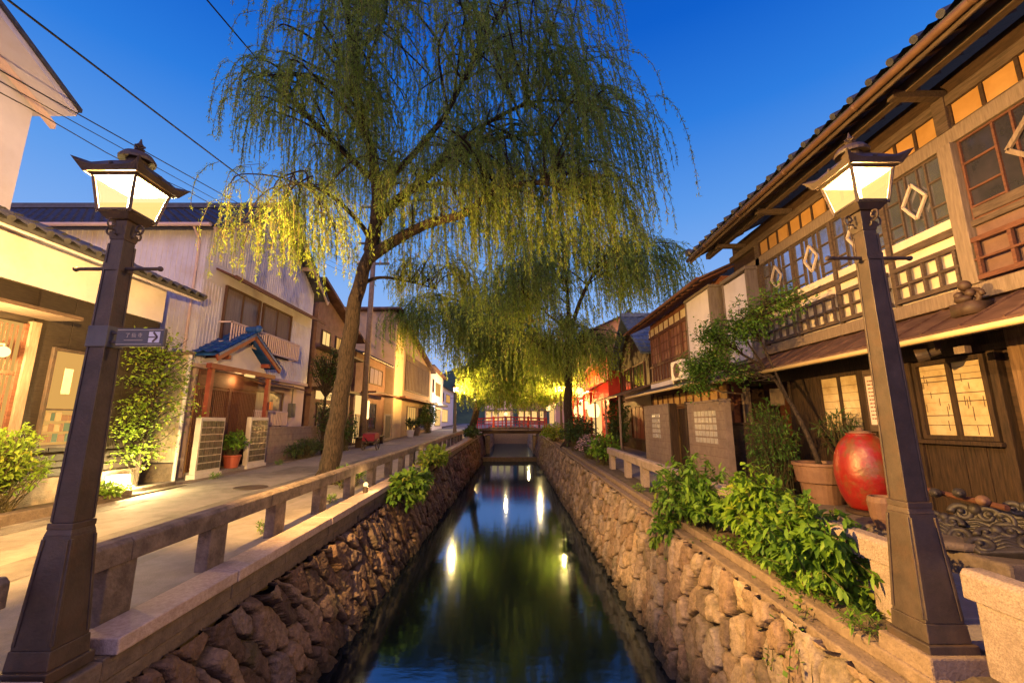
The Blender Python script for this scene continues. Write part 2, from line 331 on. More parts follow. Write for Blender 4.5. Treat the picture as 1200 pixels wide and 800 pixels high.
def window(par, x, s, ya, yb, za, zb, pane, frame, ny=1, nz=1, t=.06, d=.05, bar=.022, name='window', rows=None):
    """window in a wall whose face is the plane x; s=+1 looks to +X"""
    m = M(); a, b = sorted((x-s*.03, x+s*d))
    m.box(a, b, ya, ya+t, za, zb); m.box(a, b, yb-t, yb, za, zb); m.box(a, b, ya+t, yb-t, za, za+t); m.box(a, b, ya+t, yb-t, zb-t, zb)
    a2, b2 = sorted((x, x+s*d*.55))
    for i in range(1, ny):
        y = ya+t+(yb-ya-2*t)*i/ny; m.box(a2, b2, y-bar/2, y+bar/2, za+t, zb-t)
    zs = rows if rows else [za+t+(zb-za-2*t)*i/nz for i in range(1, nz)]
    for i, z in enumerate(zs): m.box(a2+.002, b2-.003, ya+t, yb-t, z-bar/2, z+bar/2)
    f = m.build(name, frame, par, bevel=.004)
    p = M(); a3, b3 = sorted((x+s*.004, x+s*.012)); p.box(a3, b3, ya+t*.5, yb-t*.5, za+t*.5, zb-t*.5); p.build('pane', pane, f)
    return f
def tileroof(m, A, B, C, D, pitch=.27, row=.3, mi=0, amp=.035):
    """tiled slope: eave from A to B, ridge from D to C; wavy across, stepped up the slope"""
    A, B, C, D = map(Vector, (A, B, C, D)); nn = (B-A).cross(D-A).normalized()
    if nn.z < 0: nn = -nn
    nu = max(2, int((B-A).length/pitch))*4; rows = max(2, int((D-A).length/row)); vs = []; fs = []
    zz = [0, 1., .35, -.0]
    for r in range(rows):
        for e, hh in ((0, .03), (1.0, 0)):
            t = (r+e)/rows; P, Q = A.lerp(D, t), B.lerp(C, t)
            for i in range(nu+1): vs.append(P.lerp(Q, i/nu)+nn*(hh+amp*zz[i % 4]))
    k = nu+1
    for r in range(2*rows-1):
        for i in range(nu): fs.append((r*k+i, r*k+i+1, (r+1)*k+i+1, (r+1)*k+i))
    m.add(vs, fs, mi)
    # underside board and front edge
    o = nn*.05
    m.hexa([A-o-nn*.02, B-o-nn*.02, C-o-nn*.02, D-o-nn*.02, A-nn*.005, B-nn*.005, C-nn*.005, D-nn*.005], mi)
_NT = np.random.default_rng(99).uniform(-1, 1, (256, 256))
def vnoise(x, y):
    """value noise, four octaves"""
    x = np.asarray(x, float); y = np.asarray(y, float); out = 0; amp = 1.0; tot = 0
    for o in range(4):
        xi = np.floor(x).astype(int); yi = np.floor(y).astype(int); fx = x-xi; fy = y-yi; fx = fx*fx*(3-2*fx); fy = fy*fy*(3-2*fy)
        n = lambda i, j: _NT[(xi+i) % 256, (yi+j) % 256]
        out = out+amp*((n(0, 0)*(1-fx)+n(1, 0)*fx)*(1-fy)+(n(0, 1)*(1-fx)+n(1, 1)*fx)*fy); tot += amp; amp *= .55; x = x*2.03+17.3; y = y*2.03+5.7
    return out/tot*1.6

# ------------------------------------------------------------------ ground, road, water, hills
def strip(name, xs, zf, ys, m, kind='structure'):
    V = [(x, y, zf(i, y)) for y in ys for i, x in enumerate(xs)]; k = len(xs)
    F = [(j*k+i, j*k+i+1, (j+1)*k+i+1, (j+1)*k+i) for j in range(len(ys)-1) for i in range(k-1)]
    mm = M(); mm.add(V, F); return tag(mm.build(name, m, loc=(0, 0, 0)), kind=kind)
YS = [-30, -6, 0, 6, 12, 20, 30, 40, 55, 75, 200, 900]
GX = [-900, -60, -8, -2.97, -2.93, 2.60, 2.64, 6, 60, 900]
strip('ground', GX, lambda i, y: (-1.9 if i in (4, 5) else g(y)-.012), YS, EARTH)
strip('road', [-8.3, -6.5, -4.6, -3.92], lambda i, y: g(y)+[.0, .02, .012, .0][i], YS[:10], ASPH)
strip('road_edge', [-3.905, -3.0], lambda i, y: g(y)+[.010, .012][i], YS[:10], PAVE)
strip('lane', [3.06, 4.2, 5.62], lambda i, y: g(y)+.006, YS[:10], PAVE)
wm = M(); wm.add([(-2.6, -20, -1.45), (2.6, -20, -1.45), (2.6, 34.9, -1.45), (-2.6, 34.9, -1.45)], [(0, 1, 2, 3)])
wm.add([(-2.6, 35.0, -1.18), (2.6, 35.0, -1.18), (2.6, 90, -1.18), (-2.6, 90, -1.18)], [(0, 1, 2, 3)])
tag(wm.build('water', WATER, loc=(0, 0, -1.45)), kind='structure')
m = M(); m.box(-2.7, 2.7, 34.8, 35.1, -1.9, -1.12)
tag(m.build('weir', DSTONE, loc=(0, 35, -1.9), bevel=.02), 'low dark stone weir across the canal below the red bridge', 'weir')
def hills():
    n = 90; V = []
    for j in range(14):
        for i in range(n+1):
            x = -260+520*i/n; r = j/13
            prof = 17+9*math.sin(x*.021+.6)+6*math.sin(x*.047+2)+2*math.sin(x*.13)+1.2*math.sin(x*.31+j)
            prof += 12*math.exp(-((x+28)/22)**2)+16*math.exp(-((x-75)/28)**2)
            V.append((x, 150+r*130, 1+max(0, prof)*math.sin(r*math.pi*.55)+rng.normal(0, .8)))
    F = [(j*(n+1)+i, j*(n+1)+i+1, (j+1)*(n+1)+i+1, (j+1)*(n+1)+i) for j in range(13) for i in range(n)]
    mm = M(); mm.add(V, F); tag(mm.build('hills', HILLM, loc=(0, 150, 1), smooth=True), kind='structure')
hills()

# ------------------------------------------------------------------ retaining walls
def rubble(name, sgn, parent, xt, zt, xb, zb, y0, y1, res, cell=(.30, .26), slant=.35, depth=.10, seed=1, mt=None):
    """field of fitted stones on a battered face; xt/zt(y) top edge, xb/zb bottom edge"""
    rg = np.random.default_rng(seed); ny = int((y1-y0)/res); nh = int(1.75/res)
    y = np.linspace(y0, y1, ny+1); t = np.linspace(0, 1, nh+1); Yg, T = np.meshgrid(y, t, indexing='ij')
    zt_ = np.vectorize(zt)(y)[:, None]; xt_ = np.vectorize(xt)(y)[:, None]
    Z = zb+(zt_-zb)*T; X = xb+(xt_-xb)*T
    h = (Z-zb); a = (Yg-y0+slant*h+.05*vnoise(Yg*4, h*4))/cell[0]; b = (h+.04*vnoise(h*5, Yg*5))/cell[1]
    A = int((y1-y0+1)/cell[0])+8; B = int(2.4/cell[1])+6
    jx = rg.uniform(.08, .92, (A, B)); jy = rg.uniform(.08, .92, (A, B)); sh = rg.uniform(0, 1, (A, B)); tx = rg.normal(0, .28, (A, B)); ty = rg.normal(0, .28, (A, B))
    ia = np.floor(a).astype(int)+2; ib = np.floor(b).astype(int)+2; fa = a+2; fb = b+2
    D1 = np.full(a.shape, 9.); D2 = np.full(a.shape, 9.); I1 = np.zeros(a.shape, int)
    for da in (-2, -1, 0, 1, 2):
        for db in (-2, -1, 0, 1, 2):
            ca = np.clip(ia+da, 0, A-1); cb = np.clip(ib+db, 0, B-1)
            d = np.hypot(ca+jx[ca, cb]-fa, cb+jy[ca, cb]-fb)
            c = d < D1; D2 = np.where(c, D1, np.minimum(D2, d)); I1 = np.where(c, ca*B+cb, I1); D1 = np.where(c, d, D1)
    ca, cb = I1//B, I1 % B; ex = fa-ca-jx[ca, cb]; ey = fb-cb-jy[ca, cb]
    e = np.clip((D2-D1-.03)/.20, 0, 1); e = 1-(1-e)**2.0
    rel = depth*(e*(.55+.75*sh[ca, cb])+e*.8*(tx[ca, cb]*ex+ty[ca, cb]*ey))+.013*vnoise(Yg*7+sh[ca, cb]*40, h*8)*e+.014*vnoise(Yg*22+sh[ca, cb]*20, h*24)*e
    X = X-sgn*(rel-.05*(1-np.clip(e/.3, 0, 1)))
    V = np.stack([X, Yg, Z], -1).reshape(-1, 3); k = nh+1
    I, J = np.meshgrid(np.arange(ny), np.arange(nh), indexing='ij'); q = (I*k+J).ravel()
    F = np.stack([q, q+1, q+k+1, q+k], 1) if sgn < 0 else np.stack([q, q+k, q+k+1, q+1], 1)
    o = npmesh(name, V, F, mt or RUB, parent, smooth=True)
    jt = o.data.attributes.new('joint', 'FLOAT', 'POINT'); jt.data.foreach_set('value', (1-np.clip((e-.05)/.5, 0, 1)).ravel().astype(np.float32))
    at = o.data.attributes.new('stone', 'FLOAT', 'POINT'); at.data.foreach_set('value', rg.uniform(0, 1, (A, B))[ca, cb].ravel().astype(np.float32))
    return o
# left bank
LW = thing('retaining_wall', 'dark rubble canal wall under a pale granite coping on the left bank', 'wall', (-2.75, 3, -1.5))
ltop = lambda y: g(y)-.30
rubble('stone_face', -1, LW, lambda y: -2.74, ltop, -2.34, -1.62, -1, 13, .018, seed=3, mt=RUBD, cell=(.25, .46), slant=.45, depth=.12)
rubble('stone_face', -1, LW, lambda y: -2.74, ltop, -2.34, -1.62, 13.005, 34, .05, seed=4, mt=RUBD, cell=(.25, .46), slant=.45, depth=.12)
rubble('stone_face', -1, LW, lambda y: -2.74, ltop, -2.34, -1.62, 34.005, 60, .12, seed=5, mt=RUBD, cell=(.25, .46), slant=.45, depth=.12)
y = -1.0; i = 0
while y < 42:
    L_ = random.uniform(.95, 1.35); dx = random.uniform(-.008, .008)
    m = M(); a, b = y, y+L_-.008
    p = lambda x, yy, dz: (x, yy, g(yy)+dz)
    m.hexa([p(-2.98, a, -.205), p(-2.71+dx, a, -.205), p(-2.71+dx, b, -.205), p(-2.98, b, -.205), p(-2.98, a, -.055), p(-2.71+dx, a, -.055), p(-2.71+dx, b, -.055), p(-2.98, b, -.055)])
    m.build('footing_stone', DSTONE, LW, bevel=.012)
    m = M(); sft = random.uniform(.1, .4); a3, b3 = a+sft, b+sft; m.hexa([p(-2.98, a3, -.33), p(-2.725+dx, a3, -.33), p(-2.725+dx, b3, -.33), p(-2.98, b3, -.33), p(-2.98, a3, -.208), p(-2.725+dx, a3, -.208), p(-2.725+dx, b3, -.208), p(-2.98, b3, -.208)])
    m.build('footing_stone', DSTONE, LW, bevel=.014)
    if True:
        a2 = a; b2 = b
        if a < 2.78 < b: b2 = 2.76
        if a < 3.24 < b and not a < 2.78: a2 = 3.24
        if b2-a2 > .1:
            m = M(); dz = random.uniform(-.004, .004); xo = -2.665+random.uniform(-.008, .008)
            m.hexa([p(-2.99, a2, -.053), p(xo, a2, -.053), p(xo, b2, -.053), p(-2.99, b2, -.053), p(-2.99, a2, .055+dz), p(xo, a2, .055+dz), p(xo, b2, .055+dz), p(-2.99, b2, .055+dz)])
            m.build('coping_stone', GRANITE, LW, bevel=.010)
    y += L_
# right bank
RW = thing('retaining_wall', 'sunlit-looking ochre rubble canal wall with a stepped kerb ledge on the right bank', 'wall', (2.5, 3, -1.5))
RW['label'] = 'ochre rubble canal wall with a stepped concrete ledge of plants on the right bank'
rtop = lambda y: g(y)-.13
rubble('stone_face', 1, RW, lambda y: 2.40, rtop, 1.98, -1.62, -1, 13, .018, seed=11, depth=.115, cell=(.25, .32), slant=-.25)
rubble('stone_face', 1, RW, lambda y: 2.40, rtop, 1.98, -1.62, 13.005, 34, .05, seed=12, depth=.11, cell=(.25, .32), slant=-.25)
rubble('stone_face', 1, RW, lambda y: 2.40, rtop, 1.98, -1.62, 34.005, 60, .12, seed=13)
y = -1.0
while y < 42:
    L_ = random.uniform(1.4, 2.0); a, b = y, y+L_-.006; p = lambda x, yy, dz: (x, yy, g(yy)+dz)
    def slab(x0, x1, z0, z1, nm, mt):
        m = M(); m.hexa([p(x0, a, z0), p(x1, a, z0), p(x1, b, z0), p(x0, b, z0), p(x0, a, z1), p(x1, a, z1), p(x1, b, z1), p(x0, b, z1)]); m.build(nm, mt, RW, bevel=.014)
    j = random.uniform(-.012, .012)
    slab(2.37+j, 2.62, -.32, -.10, 'ledge_stone', CONC)
    slab(2.50+j, 2.62, -.098, -.005, 'kerb_stone', CONC)
    y += L_
strip('planting_strip', [2.615, 2.75, 3.07], lambda i, y: g(y)+[-.03, .012, .01][i], [-6+.5*i for i in range(95)], EARTH)

# ------------------------------------------------------------------ railings
RAILS = mat('weathered_rail_stone', (.10, .08, .07), .85, (.24, .195, .165), 7, bump=.7, bscale=40, dirt=(.07, .058, .048), dscale=3)
RAILG = mat('speckled_rail_granite', (.17, .14, .125), .8, (.36, .30, .265), 90, bump=.5, bscale=60, dirt=(.16, .125, .10), dscale=3.2, contrast=(.3, .6))
def railing(label, x, y0, y1, posts, rl=1.9, first=None, group=None, STONE=STONE):
    t = thing('stone_railing', label, 'railing', (x, y0, g(y0)), group)
    y = y0; k = 0
    while y < y1-.05:
        e = min(y1, y+rl)
        m = M(); a, b = y, e-.006; h = .085
        if (first and k == 0): b = min(b, a+first); e = b+.006
        P = lambda xx, yy, zz: (xx, yy, g(yy)+zz)
        pr = [(-h, .42), (h, .42), (h, .565), (h-.03, .595), (-h+.03, .595), (-h, .565)]
        n = len(pr); vs = [P(x+q, yy, z) for yy in (a, b) for q, z in pr]
        m.add(vs, [tuple(range(n)), tuple(range(2*n-1, n-1, -1))]+[(i, i+n, (i+1) % n+n, (i+1) % n) for i in range(n)])
        m.build('rail', STONE, t, bevel=.008); y = e; k += 1
    for py in posts:
        m = M(); m.box(x-.065, x+.065, py-.13, py+.13, g(py)-.02, g(py)+.422); m.build('post', STONE, t, bevel=.008)
    return t
railing('long grey stone railing along the left road running back from the nearest lamp', -3.09, 3.22, 27.2, [3.60, 4.72, 5.92, 7.22]+[8.5+1.3*i for i in range(15)], 2.0, first=.42, STONE=RAILS)
railing('stone railing at the bottom left corner in front of the nearest lamp', -3.09, -1, 2.80, [-.5, 1.0, 2.2], 2.0, STONE=RAILS)
railing('worn pale stone railing behind the right bushes beside the inn lane', 2.92, 3.42, 13.2, [3.56, 4.9, 6.3, 7.7, 8.35, 9.8, 11.2, 12.9], 2.4, STONE=RAILG)
railing('pale stone railing cut by the bottom right corner', 2.92, -1, 2.95, [-.4, 1.1, 2.76], 2.0, first=1.5, STONE=RAILG)

# ------------------------------------------------------------------ street lamps
def lamp(loc, label, watts, group='iron lantern lamps along the canal', bz=.15, col=WARM, bx=0):
    x, y, z = loc; t = thing('street_lamp', label, 'street lamp', loc, group)
    m = M(); m.frus(x, y, z-.02, .155, z+.05, .155); m.frus(x, y, z+.05, .135, z+.16, .128); m.build('base', IRON, t, bevel=.006)
    m = M(); m.frus(x, y, z+.16, .122, z+.80, .088); m.frus(x, y, z+.80, .088, z+.86, .074)
    for sx, sy in ((1, 0), (-1, 0), (0, 1), (0, -1)):      # raised edge strips
        for k in (-1, 1):
            a = Vector((x+(sx or k)*.119-(0 if sx else k*.012), y+(sy or k)*.119-(0 if sy else k*.012), z+.18)); b = Vector((x+(sx or k)*.089-(0 if sx else k*.012), y+(sy or k)*.089-(0 if sy else k*.012), z+.78))
            m.bar(a, b, .02, .02)
    m.build('pedestal', IRON, t, bevel=.004)
    m = M(); m.frus(x, y, z+.835, .084, z+.875, .084); m.build('collar', IRON, t, bevel=.006)
    m = M(); m.frus(x, y, z+.875, .070, z+2.83, .050)
    for sx in (-1, 1):
        for sy in (-1, 1): m.bar((x+sx*.068, y+sy*.068, z+.88), (x+sx*.049, y+sy*.049, z+2.8), .016, .016)
    m.build('post', IRON, t, bevel=.003)
    m = M(); zz = z+2.62; m.tube([(x-.30, y, zz), (x+.30, y, zz)], .014, 8); m.ball((x-.31, y, zz), .02); m.ball((x+.31, y, zz), .02); m.frus(x, y, zz-.025, .06, zz+.025, .06)
    m.build('cross_bar', IRON, t)
    for sx, sy in ((1, 0), (-1, 0), (0, 1), (0, -1)):
        pts = []
        for i in range(26):
            s = i/25; a = -2.2+s*7.2; r = .045*(1-.62*s); pts.append((.105+r*math.cos(a)*.9, 2.93+r*math.sin(a)))
        pts = [(.05, 2.86), (.075, 2.868)]+pts
        m = M(); m.tube([(x+sx*u, y+sy*u, z+v) for u, v in pts], .007, 6); m.build('scroll', IRON, t)
    b0, b1, zb, zt = .115, .158, z+3.03, z+3.29
    m = M(); m.frus(x, y, z+2.83, .052, z+2.88, .062); m.frus(x, y, z+2.88, .045, z+2.98, .06); m.frus(x, y, z+2.98, .08, zb-.003, .118)
    for sx in (-1, 1):
        for sy in (-1, 1): m.bar((x+sx*b0, y+sy*b0, zb-.01), (x+sx*b1, y+sy*b1, zt+.01), .022, .022)
    for h, zz in ((b0, zb+.008), (b1, zt-.006)):
        for k in (-1, 1):
            m.bar((x-h, y+k*h, zz), (x+h, y+k*h, zz), .018, .018); m.bar((x+k*h, y-h, zz), (x+k*h, y+h, zz), .018, .018)
    m.build('lantern_frame', IRON, t, bevel=.003)
    for sx, sy in ((0, -1), (1, 0), (0, 1), (-1, 0)):
        def q(h, s, zz, o=.002): return (x+sx*(h-o)+(s*h*.94 if sy else 0), y+sy*(h-o)+(s*h*.94 if sx else 0), zz)
        m = M(); m.add([q(b0, -1, zb+.016), q(b0, 1, zb+.016), q(b1, 1, zt-.014), q(b1, -1, zt-.014)], [(0, 1, 2, 3)]); m.build('pane', L_GLASS, t)
    m = M(); m.lathe([(.012, 0), (.022, .015), (.034, .045), (.026, .07), (.008, .085)], (x+bx, y, zb+bz+.04), 12); m.build('bulb', L_BULB, t, smooth=True)
    # roof: square with upturned corners
    m = M(); N_ = 12; rings = [(.198, zt+.005, 0), (.215, zt+.045, .05), (.175, zt+.075, .012), (.10, zt+.15, 0)]; vs = []
    m.frus(x, y, zt-.004, .172, zt+.024, .19)
    for h, zz, up in rings:
        for s_ in range(4):
            for i in range(N_):
                u = -1+2*i/N_; c = abs(u)**6; hh = h*(1+(.16*c if up > .02 else 0))
                px, py = [(u, -1), (1, u), (-u, 1), (-1, -u)][s_]
                vs.append((x+px*hh, y+py*hh, zz+up*c))
    k = 4*N_; fs = [(r*k+i, r*k+(i+1) % k, (r+1)*k+(i+1) % k, (r+1)*k+i) for r in range(3) for i in range(k)]+[tuple(range(k))[::-1], tuple(range(3*k, 4*k))]
    m.add(vs, fs)
    for px, py in ((0, -1), (1, 0), (0, 1), (-1, 0)): m.ball((x+px*.198, y+py*.198, zt+.066), .015)
    rf = m.build('lantern_roof', IRON, t)
    m = M(); m.lathe([(.07, 0), (.07, .06), (.115, .055), (.118, .075), (.09, .115), (.03, .135), (.018, .15)], (x, y, zt+.14), 20); m.build('cap', IRON, rf, smooth=False)
    m = M(); m.lathe([(.016, 0), (.034, .012), (.012, .03), (.03, .05), (.012, .075), (.004, .11)], (x, y, zt+.285), 10)
    for a in range(4):
        c, s = math.cos(a*math.pi/2), math.sin(a*math.pi/2); m.prism([(0, 0), (.05, .02), (.012, .05)], 'y', -.005, .005) if 0 else m.bar((x, y, zt+.31), (x+c*.042, y+s*.042, zt+.325), .012, .012)
    m.build('finial', IRON, rf)
    if watts: point('lamp_light', (x+bx, y, zb+bz), watts, col, parent=t, r=.028)
    return t
lamp((-2.9, 3.0, .04), 'brown iron lantern lamp with a direction sign at the left railing', LAMP_W*3.3, bz=.150, bx=-.05)
m = M(); m.frus(2.71, 3.08, -.06, .205, .155, .19); 
tag(m.build('lamp_plinth', CONC, loc=(2.71, 3.08, -.06), bevel=.012), 'sloped square concrete plinth under the large right lamp', 'plinth')
lamp((2.71, 3.08, .155), 'brown iron lantern lamp on a concrete plinth in front of the inn', LAMP_W*.30, bz=.15, col=(1, .62, .27))
FARL = [(-3.66, 28, g(28), 'small lit lantern lamp far down the left bank where the railing ends', 1.0), (3.17, 28, g(28)+.05, 'small lit lantern lamp far down the right bank before the red eatery', 1.0),
        (-4.0, 47, g(47), 'tiny distant lantern lamp on the left bank beyond the red bridge', .9), (2.95, 47, g(47), 'tiny distant lantern lamp on the right bank beyond the red bridge', .9)]
for x, y, z, lb, k in FARL: lamp((x, y, z), lb, LAMP_W*k*2.4, bz=.05)

def font(body, size, loc, rot, m, parent, name='lettering', ext=.001, align='CENTER'):
    c = bpy.data.curves.new(name, 'FONT'); c.body = body; c.size = size; c.extrude = ext; c.align_x = align; c.align_y = 'CENTER'
    o = bpy.data.objects.new(name, c); COL.objects.link(o); bpy.context.view_layer.update()
    me = bpy.data.meshes.new_from_object(o.evaluated_get(bpy.context.evaluated_depsgraph_get())); bpy.data.objects.remove(o); bpy.data.curves.remove(c)
    me.materials.clear(); me.materials.append(m); q = bpy.data.objects.new(name, me); COL.objects.link(q)
    q.parent = parent; q.location = Vector(loc)-ORG[parent]; q.rotation_euler = rot; ORG[q] = Vector(loc); return q
def direction_sign():
    x, y = -2.9, 3.0; t = thing('direction_sign', 'small grey direction sign with a white arrow bracketed to the left lamp post', 'sign', (x, y, 2.1))
    m = M(); m.frus(x, y, 2.07, .072, 2.22, .070); m.build('clamp', IRONB, t, bevel=.004)
    X0, X1, Z0, Z1, yy = x+.115, x+.45, 2.075, 2.205, y-.045
    m = M(); m.box(X0, X1, yy, yy+.03, Z0, Z1); m.build('board', IRONB, t, bevel=.005)
    m = M(); m.box(x+.07, X0+.01, yy+.005, yy+.025, 2.1, 2.115); m.box(x+.07, X0+.01, yy+.005, yy+.025, 2.165, 2.18); m.build('bracket', IRON, t)
    m = M(); yf = yy-.002
    for zz in (Z0+.012, Z1-.016): m.box(X0+.008, X1-.01, yf-.001, yf+.003, zz, zz+.004)
    m.box(X0+.06, X0+.19, yf-.001, yf+.003, Z0+.042, Z0+.045); m.build('line', CREAMB, t)
    font('了 仙 寺', .034, ((X0+X0+.25)/2, yf, (Z0+Z1)/2+.012), (R(90), 0, 0), CREAMB, t)
    m = M(); s = .078; ax, az = X1-.105, (Z0+Z1)/2-s/2
    m.box(ax, ax+s, yf, yf+.003, az, az+s); f = m.build('arrow_plate', WHITE, t)
    m = M(); c = az+s/2
    m.bar((ax, yf-.002, c), (ax+s*.62, yf-.002, c), .003, .007); 
    m.bar((ax+s*.42, yf-.002, c+s*.45), (ax+s*.8, yf-.002, c), .003, .012); m.bar((ax+s*.42, yf-.002, c-s*.45), (ax+s*.8, yf-.002, c), .003, .012)
    m.build('arrow', IRON, f)
direction_sign()

# ------------------------------------------------------------------ the inn on the right
def inn():
    F = 5.5; t = thing('wooden_inn', 'long old two-storey wooden inn with diamond lattice windows on the right', 'building', (F, 5, g(5)))
    YA, YB = -2.5, 10.2
    m = M(); m.box(F+.04, 11, YA, 8.45, 0, 2.97); m.box(F+1.1, 11, 8.45, YB, 0, 2.97); m.box(F+.04, F+1.1, 8.45, YB, 2.62, 2.97); m.box(F+.04, F+.4, YB-.12, YB, 0, 2.62)
    m.box(F+.06, 11, YA, YB, 2.97, 5.9); m.build('wall', WOODD, t)
    # --- upper storey
    bays = [8.99, 7.95, 6.91, 5.87, 4.83, 3.25, 1.7, .1, -1.5]
    m = M()
    m.box(F-.08, F+.05, YA, YB, 2.96, 3.14); m.box(F-.05, F+.05, YA, YB, 4.955, 5.14)
    m.build('beam', WOODP, t, bevel=.008)
    m = M(); m.box(F-.045, F+.05, YA, YB, 3.83, 3.90); m.box(F-.04, F+.05, YA, YB, 5.46, 5.60); m.box(F-.02, F+.05, YA, YB, 5.142, 5.175); m.build('rail_beam', WOOD, t, bevel=.005)
    for y in (4.83, 1.7, -1.5):
        m = M(); m.box(F-.10, F+.05, y-.085, y+.085, 3.142, 4.953); m.build('post', WOODP, t, bevel=.008)
        m = M(); m.box(F-.06, F+.05, y-.08, y+.08, 5.142, 5.6); m.build('post', WOOD, t, bevel=.006)
    for y in (7.95, 6.91, 5.87, 3.25, .1):
        m = M(); m.box(F-.04, F+.05, y-.035, y+.035, 3.142, 4.953); m.build('mullion', WOOD, t, bevel=.004)
    m = M(); m.box(F-.05, F+.05, 8.955, 9.1, 3.142, 5.6); m.build('post', WOOD, t, bevel=.004)
    for i, (b, a) in enumerate(zip(bays[:-1], bays[1:])):
        w0, w1 = a+.04+(.05 if a in (4.83, 1.7) else 0), b-.04-(.05 if b in (4.83, 1.7) else 0); c = (w0+w1)/2; W = w1-w0
        old = i >= 4
        # ranma panels
        n = 3 if W < 1.2 else 4
        for k in range(n):
            p0 = w0+W*k/n; p1 = w0+W*(k+1)/n; m = M(); m.box(F+.0, F+.03, p0+.02, p1-.02, 5.18, 5.455); m.build('transom_panel', AMBER, t)
            m = M(); m.box(F-.02, F+.035, p1-.02, p1+.02, 5.178, 5.458); m.build('transom_bar', WOODD, t)
        # window: glass, muntins, diamond
        m = M(); m.box(F+.012, F+.03, w0, w1, 3.905, 4.95); pane = m.build('window', SKYGL if not old else GLASSD, t)
        m = M(); s = .024; fm = WOODR if old else WOOD
        for y0 in (w0, w0+W*.27, w0+W*.40, w0+W*.60, w0+W*.73, w1-s):
            m.box(F-.015, F+.012, y0, y0+s, 3.905, 4.95)
        for z0 in (3.905, 4.10 if not old else 4.06, 4.28, 4.62, 4.925):
            for (q0, q1) in ((w0+s, w0+W*.27), (w0+W*.73+s, w1-s)) if z0 not in (3.905, 4.925) else ((w0+s, w1-s),):
                m.box(F-.013, F+.010, q0, q1, z0, z0+s)
        m.build('lattice', fm, pane, bevel=.002)
        m = M(); dz, dy, cz = (.25, .17, 4.5) if not old else (.25, .24, 4.5)
        P = [(c, cz-dz), (c+dy, cz), (c, cz+dz), (c-dy, cz)]
        for k in range(4):
            (a0, b0), (a1, b1) = P[k], P[(k+1) % 4]; m.bar((F-.03, a0, b0), (F-.03, a1, b1), (.034 if not old else .05), .03, up=(1, 0, 0))
        m.build('diamond', mat('pale_lattice_wood', (.50, .42, .34), .7, (.60, .52, .43), 5) if not old else WOODP, pane)
        m = M(); m.box(F-.028, F+.012, w0+s, w1-s, 3.93, 4.045)
        m.build('apron_panel', CREAM if not old else WOOD, pane)
        # lower infill and balustrade
        m = M(); m.box(F+.0, F+.03, w0, w1, 3.145, 3.828); m.build('infill_panel', CREAM if not old else GREYW, t)
        m = M(); xb = F-.075; rb = WOODR if old else WOOD
        for z0, h in ((3.17, .06), (3.40, .028), (3.62, .06)): m.box(xb-.025, xb+.025, w0+.0, w1-.0, z0, z0+h)
        npst = 4
        for k in range(npst+1):
            y0 = w0+.02+(W-.075)*k/npst; m.box(xb-.022, xb+.022, y0, y0+.035, 3.232, 3.618)
        m.build('balustrade', rb, t, bevel=.003)
        if i < 4:
            m = M(); m.box(F-.05, F-.02, w0, w1, 3.44, 3.45); m.build('curtain_rod', WOODD, t)
    # shutter box
    m = M(); m.box(F-.27, F+.04, 9.14, 10.16, 2.93, 4.86); m.build('shutter_box', PLASTER, t, bevel=.01)
    m = M(); m.box(F-.30, F+.05, 9.08, 9.14, 2.9, 4.9); m.box(F-.30, F+.05, 10.16, 10.2, 2.9, 4.9); m.box(F-.33, F+.05, 9.05, 10.23, 4.9, 4.98); m.box(F-.3, F+.05, 9.08, 10.2, 2.84, 2.9); m.build('shutter_box_frame', mat('grey_wood', (.14, .115, .10), .8, (.22, .19, .165), 5, (6, 6, .6), .3), t, bevel=.005)
    # --- main eave
    ez, ex = 5.74, 4.62
    rx, rz = 9.6, 8.3; sl = (rz-ez)/(rx-ex)
    E = lambda x, d=0: ez+(x-ex)*sl+d
    m = M(); m.hexa([(ex+.02, YA, E(ex+.02, -.05)), (rx, YA, E(rx, -.05)), (rx, YB+.35, E(rx, -.05)), (ex+.02, YB+.35, E(ex+.02, -.05)), (ex+.02, YA, E(ex+.02, -.01)), (rx, YA, E(rx, -.01)), (rx, YB+.35, E(rx, -.01)), (ex+.02, YB+.35, E(ex+.02, -.01))])
    m.build('soffit', SOFFIT, t)
    m = M(); y = YA+.1
    while y < YB+.3:
        m.hexa([(ex+.06, y, E(ex+.06, -.13)), (F+.4, y, E(F+.4, -.13)), (F+.4, y+.05, E(F+.4, -.13)), (ex+.06, y+.05, E(ex+.06, -.13)), (ex+.06, y, E(ex+.06, -.052)), (F+.4, y, E(F+.4, -.052)), (F+.4, y+.05, E(F+.4, -.052)), (ex+.06, y+.05, E(ex+.06, -.052))]); y += .30
    m.build('rafters', WOODD, t)
    m = M(); m.box(5.02, 5.13, YA, YB+.3, E(5.07, -.28), E(5.07, -.135)); m.build('purlin', WOOD, t, bevel=.006)
    for y in (YA+.3, 1.7, 4.83, 7.9, 9.6):
        m = M(); m.box(4.86, F+.05, y-.05, y+.05, 5.62, 5.72); m.build('eave_bracket', WOOD, t, bevel=.006)
    m = M(); m.box(ex, ex+.025, YA, YB+.36, ez-.15, ez-.02); m.build('fascia', WOOD, t, bevel=.004)
    m = M(); m.tube([(ex-.055, YA, ez-.07), (ex-.055, YB+.36, ez-.07)], .048, 10)
    y = YA
    while y < YB: m.tube([(ex-.055, y, ez-.07), (ex-.055, y+.05, ez-.07)], .055, 10); y += 1.5
    m.build('gutter', mat('copper_gutter', (.11, .06, .035), .55, (.17, .095, .055), 4), t, smooth=True)
    m = M(); tileroof(m, (ex-.05, YA, ez+.02), (ex-.05, YB+.36, ez+.02), (rx, YB+.36, E(rx, .03)), (rx, YA, E(rx, .03)), .30, .3)
    y = YA+.1
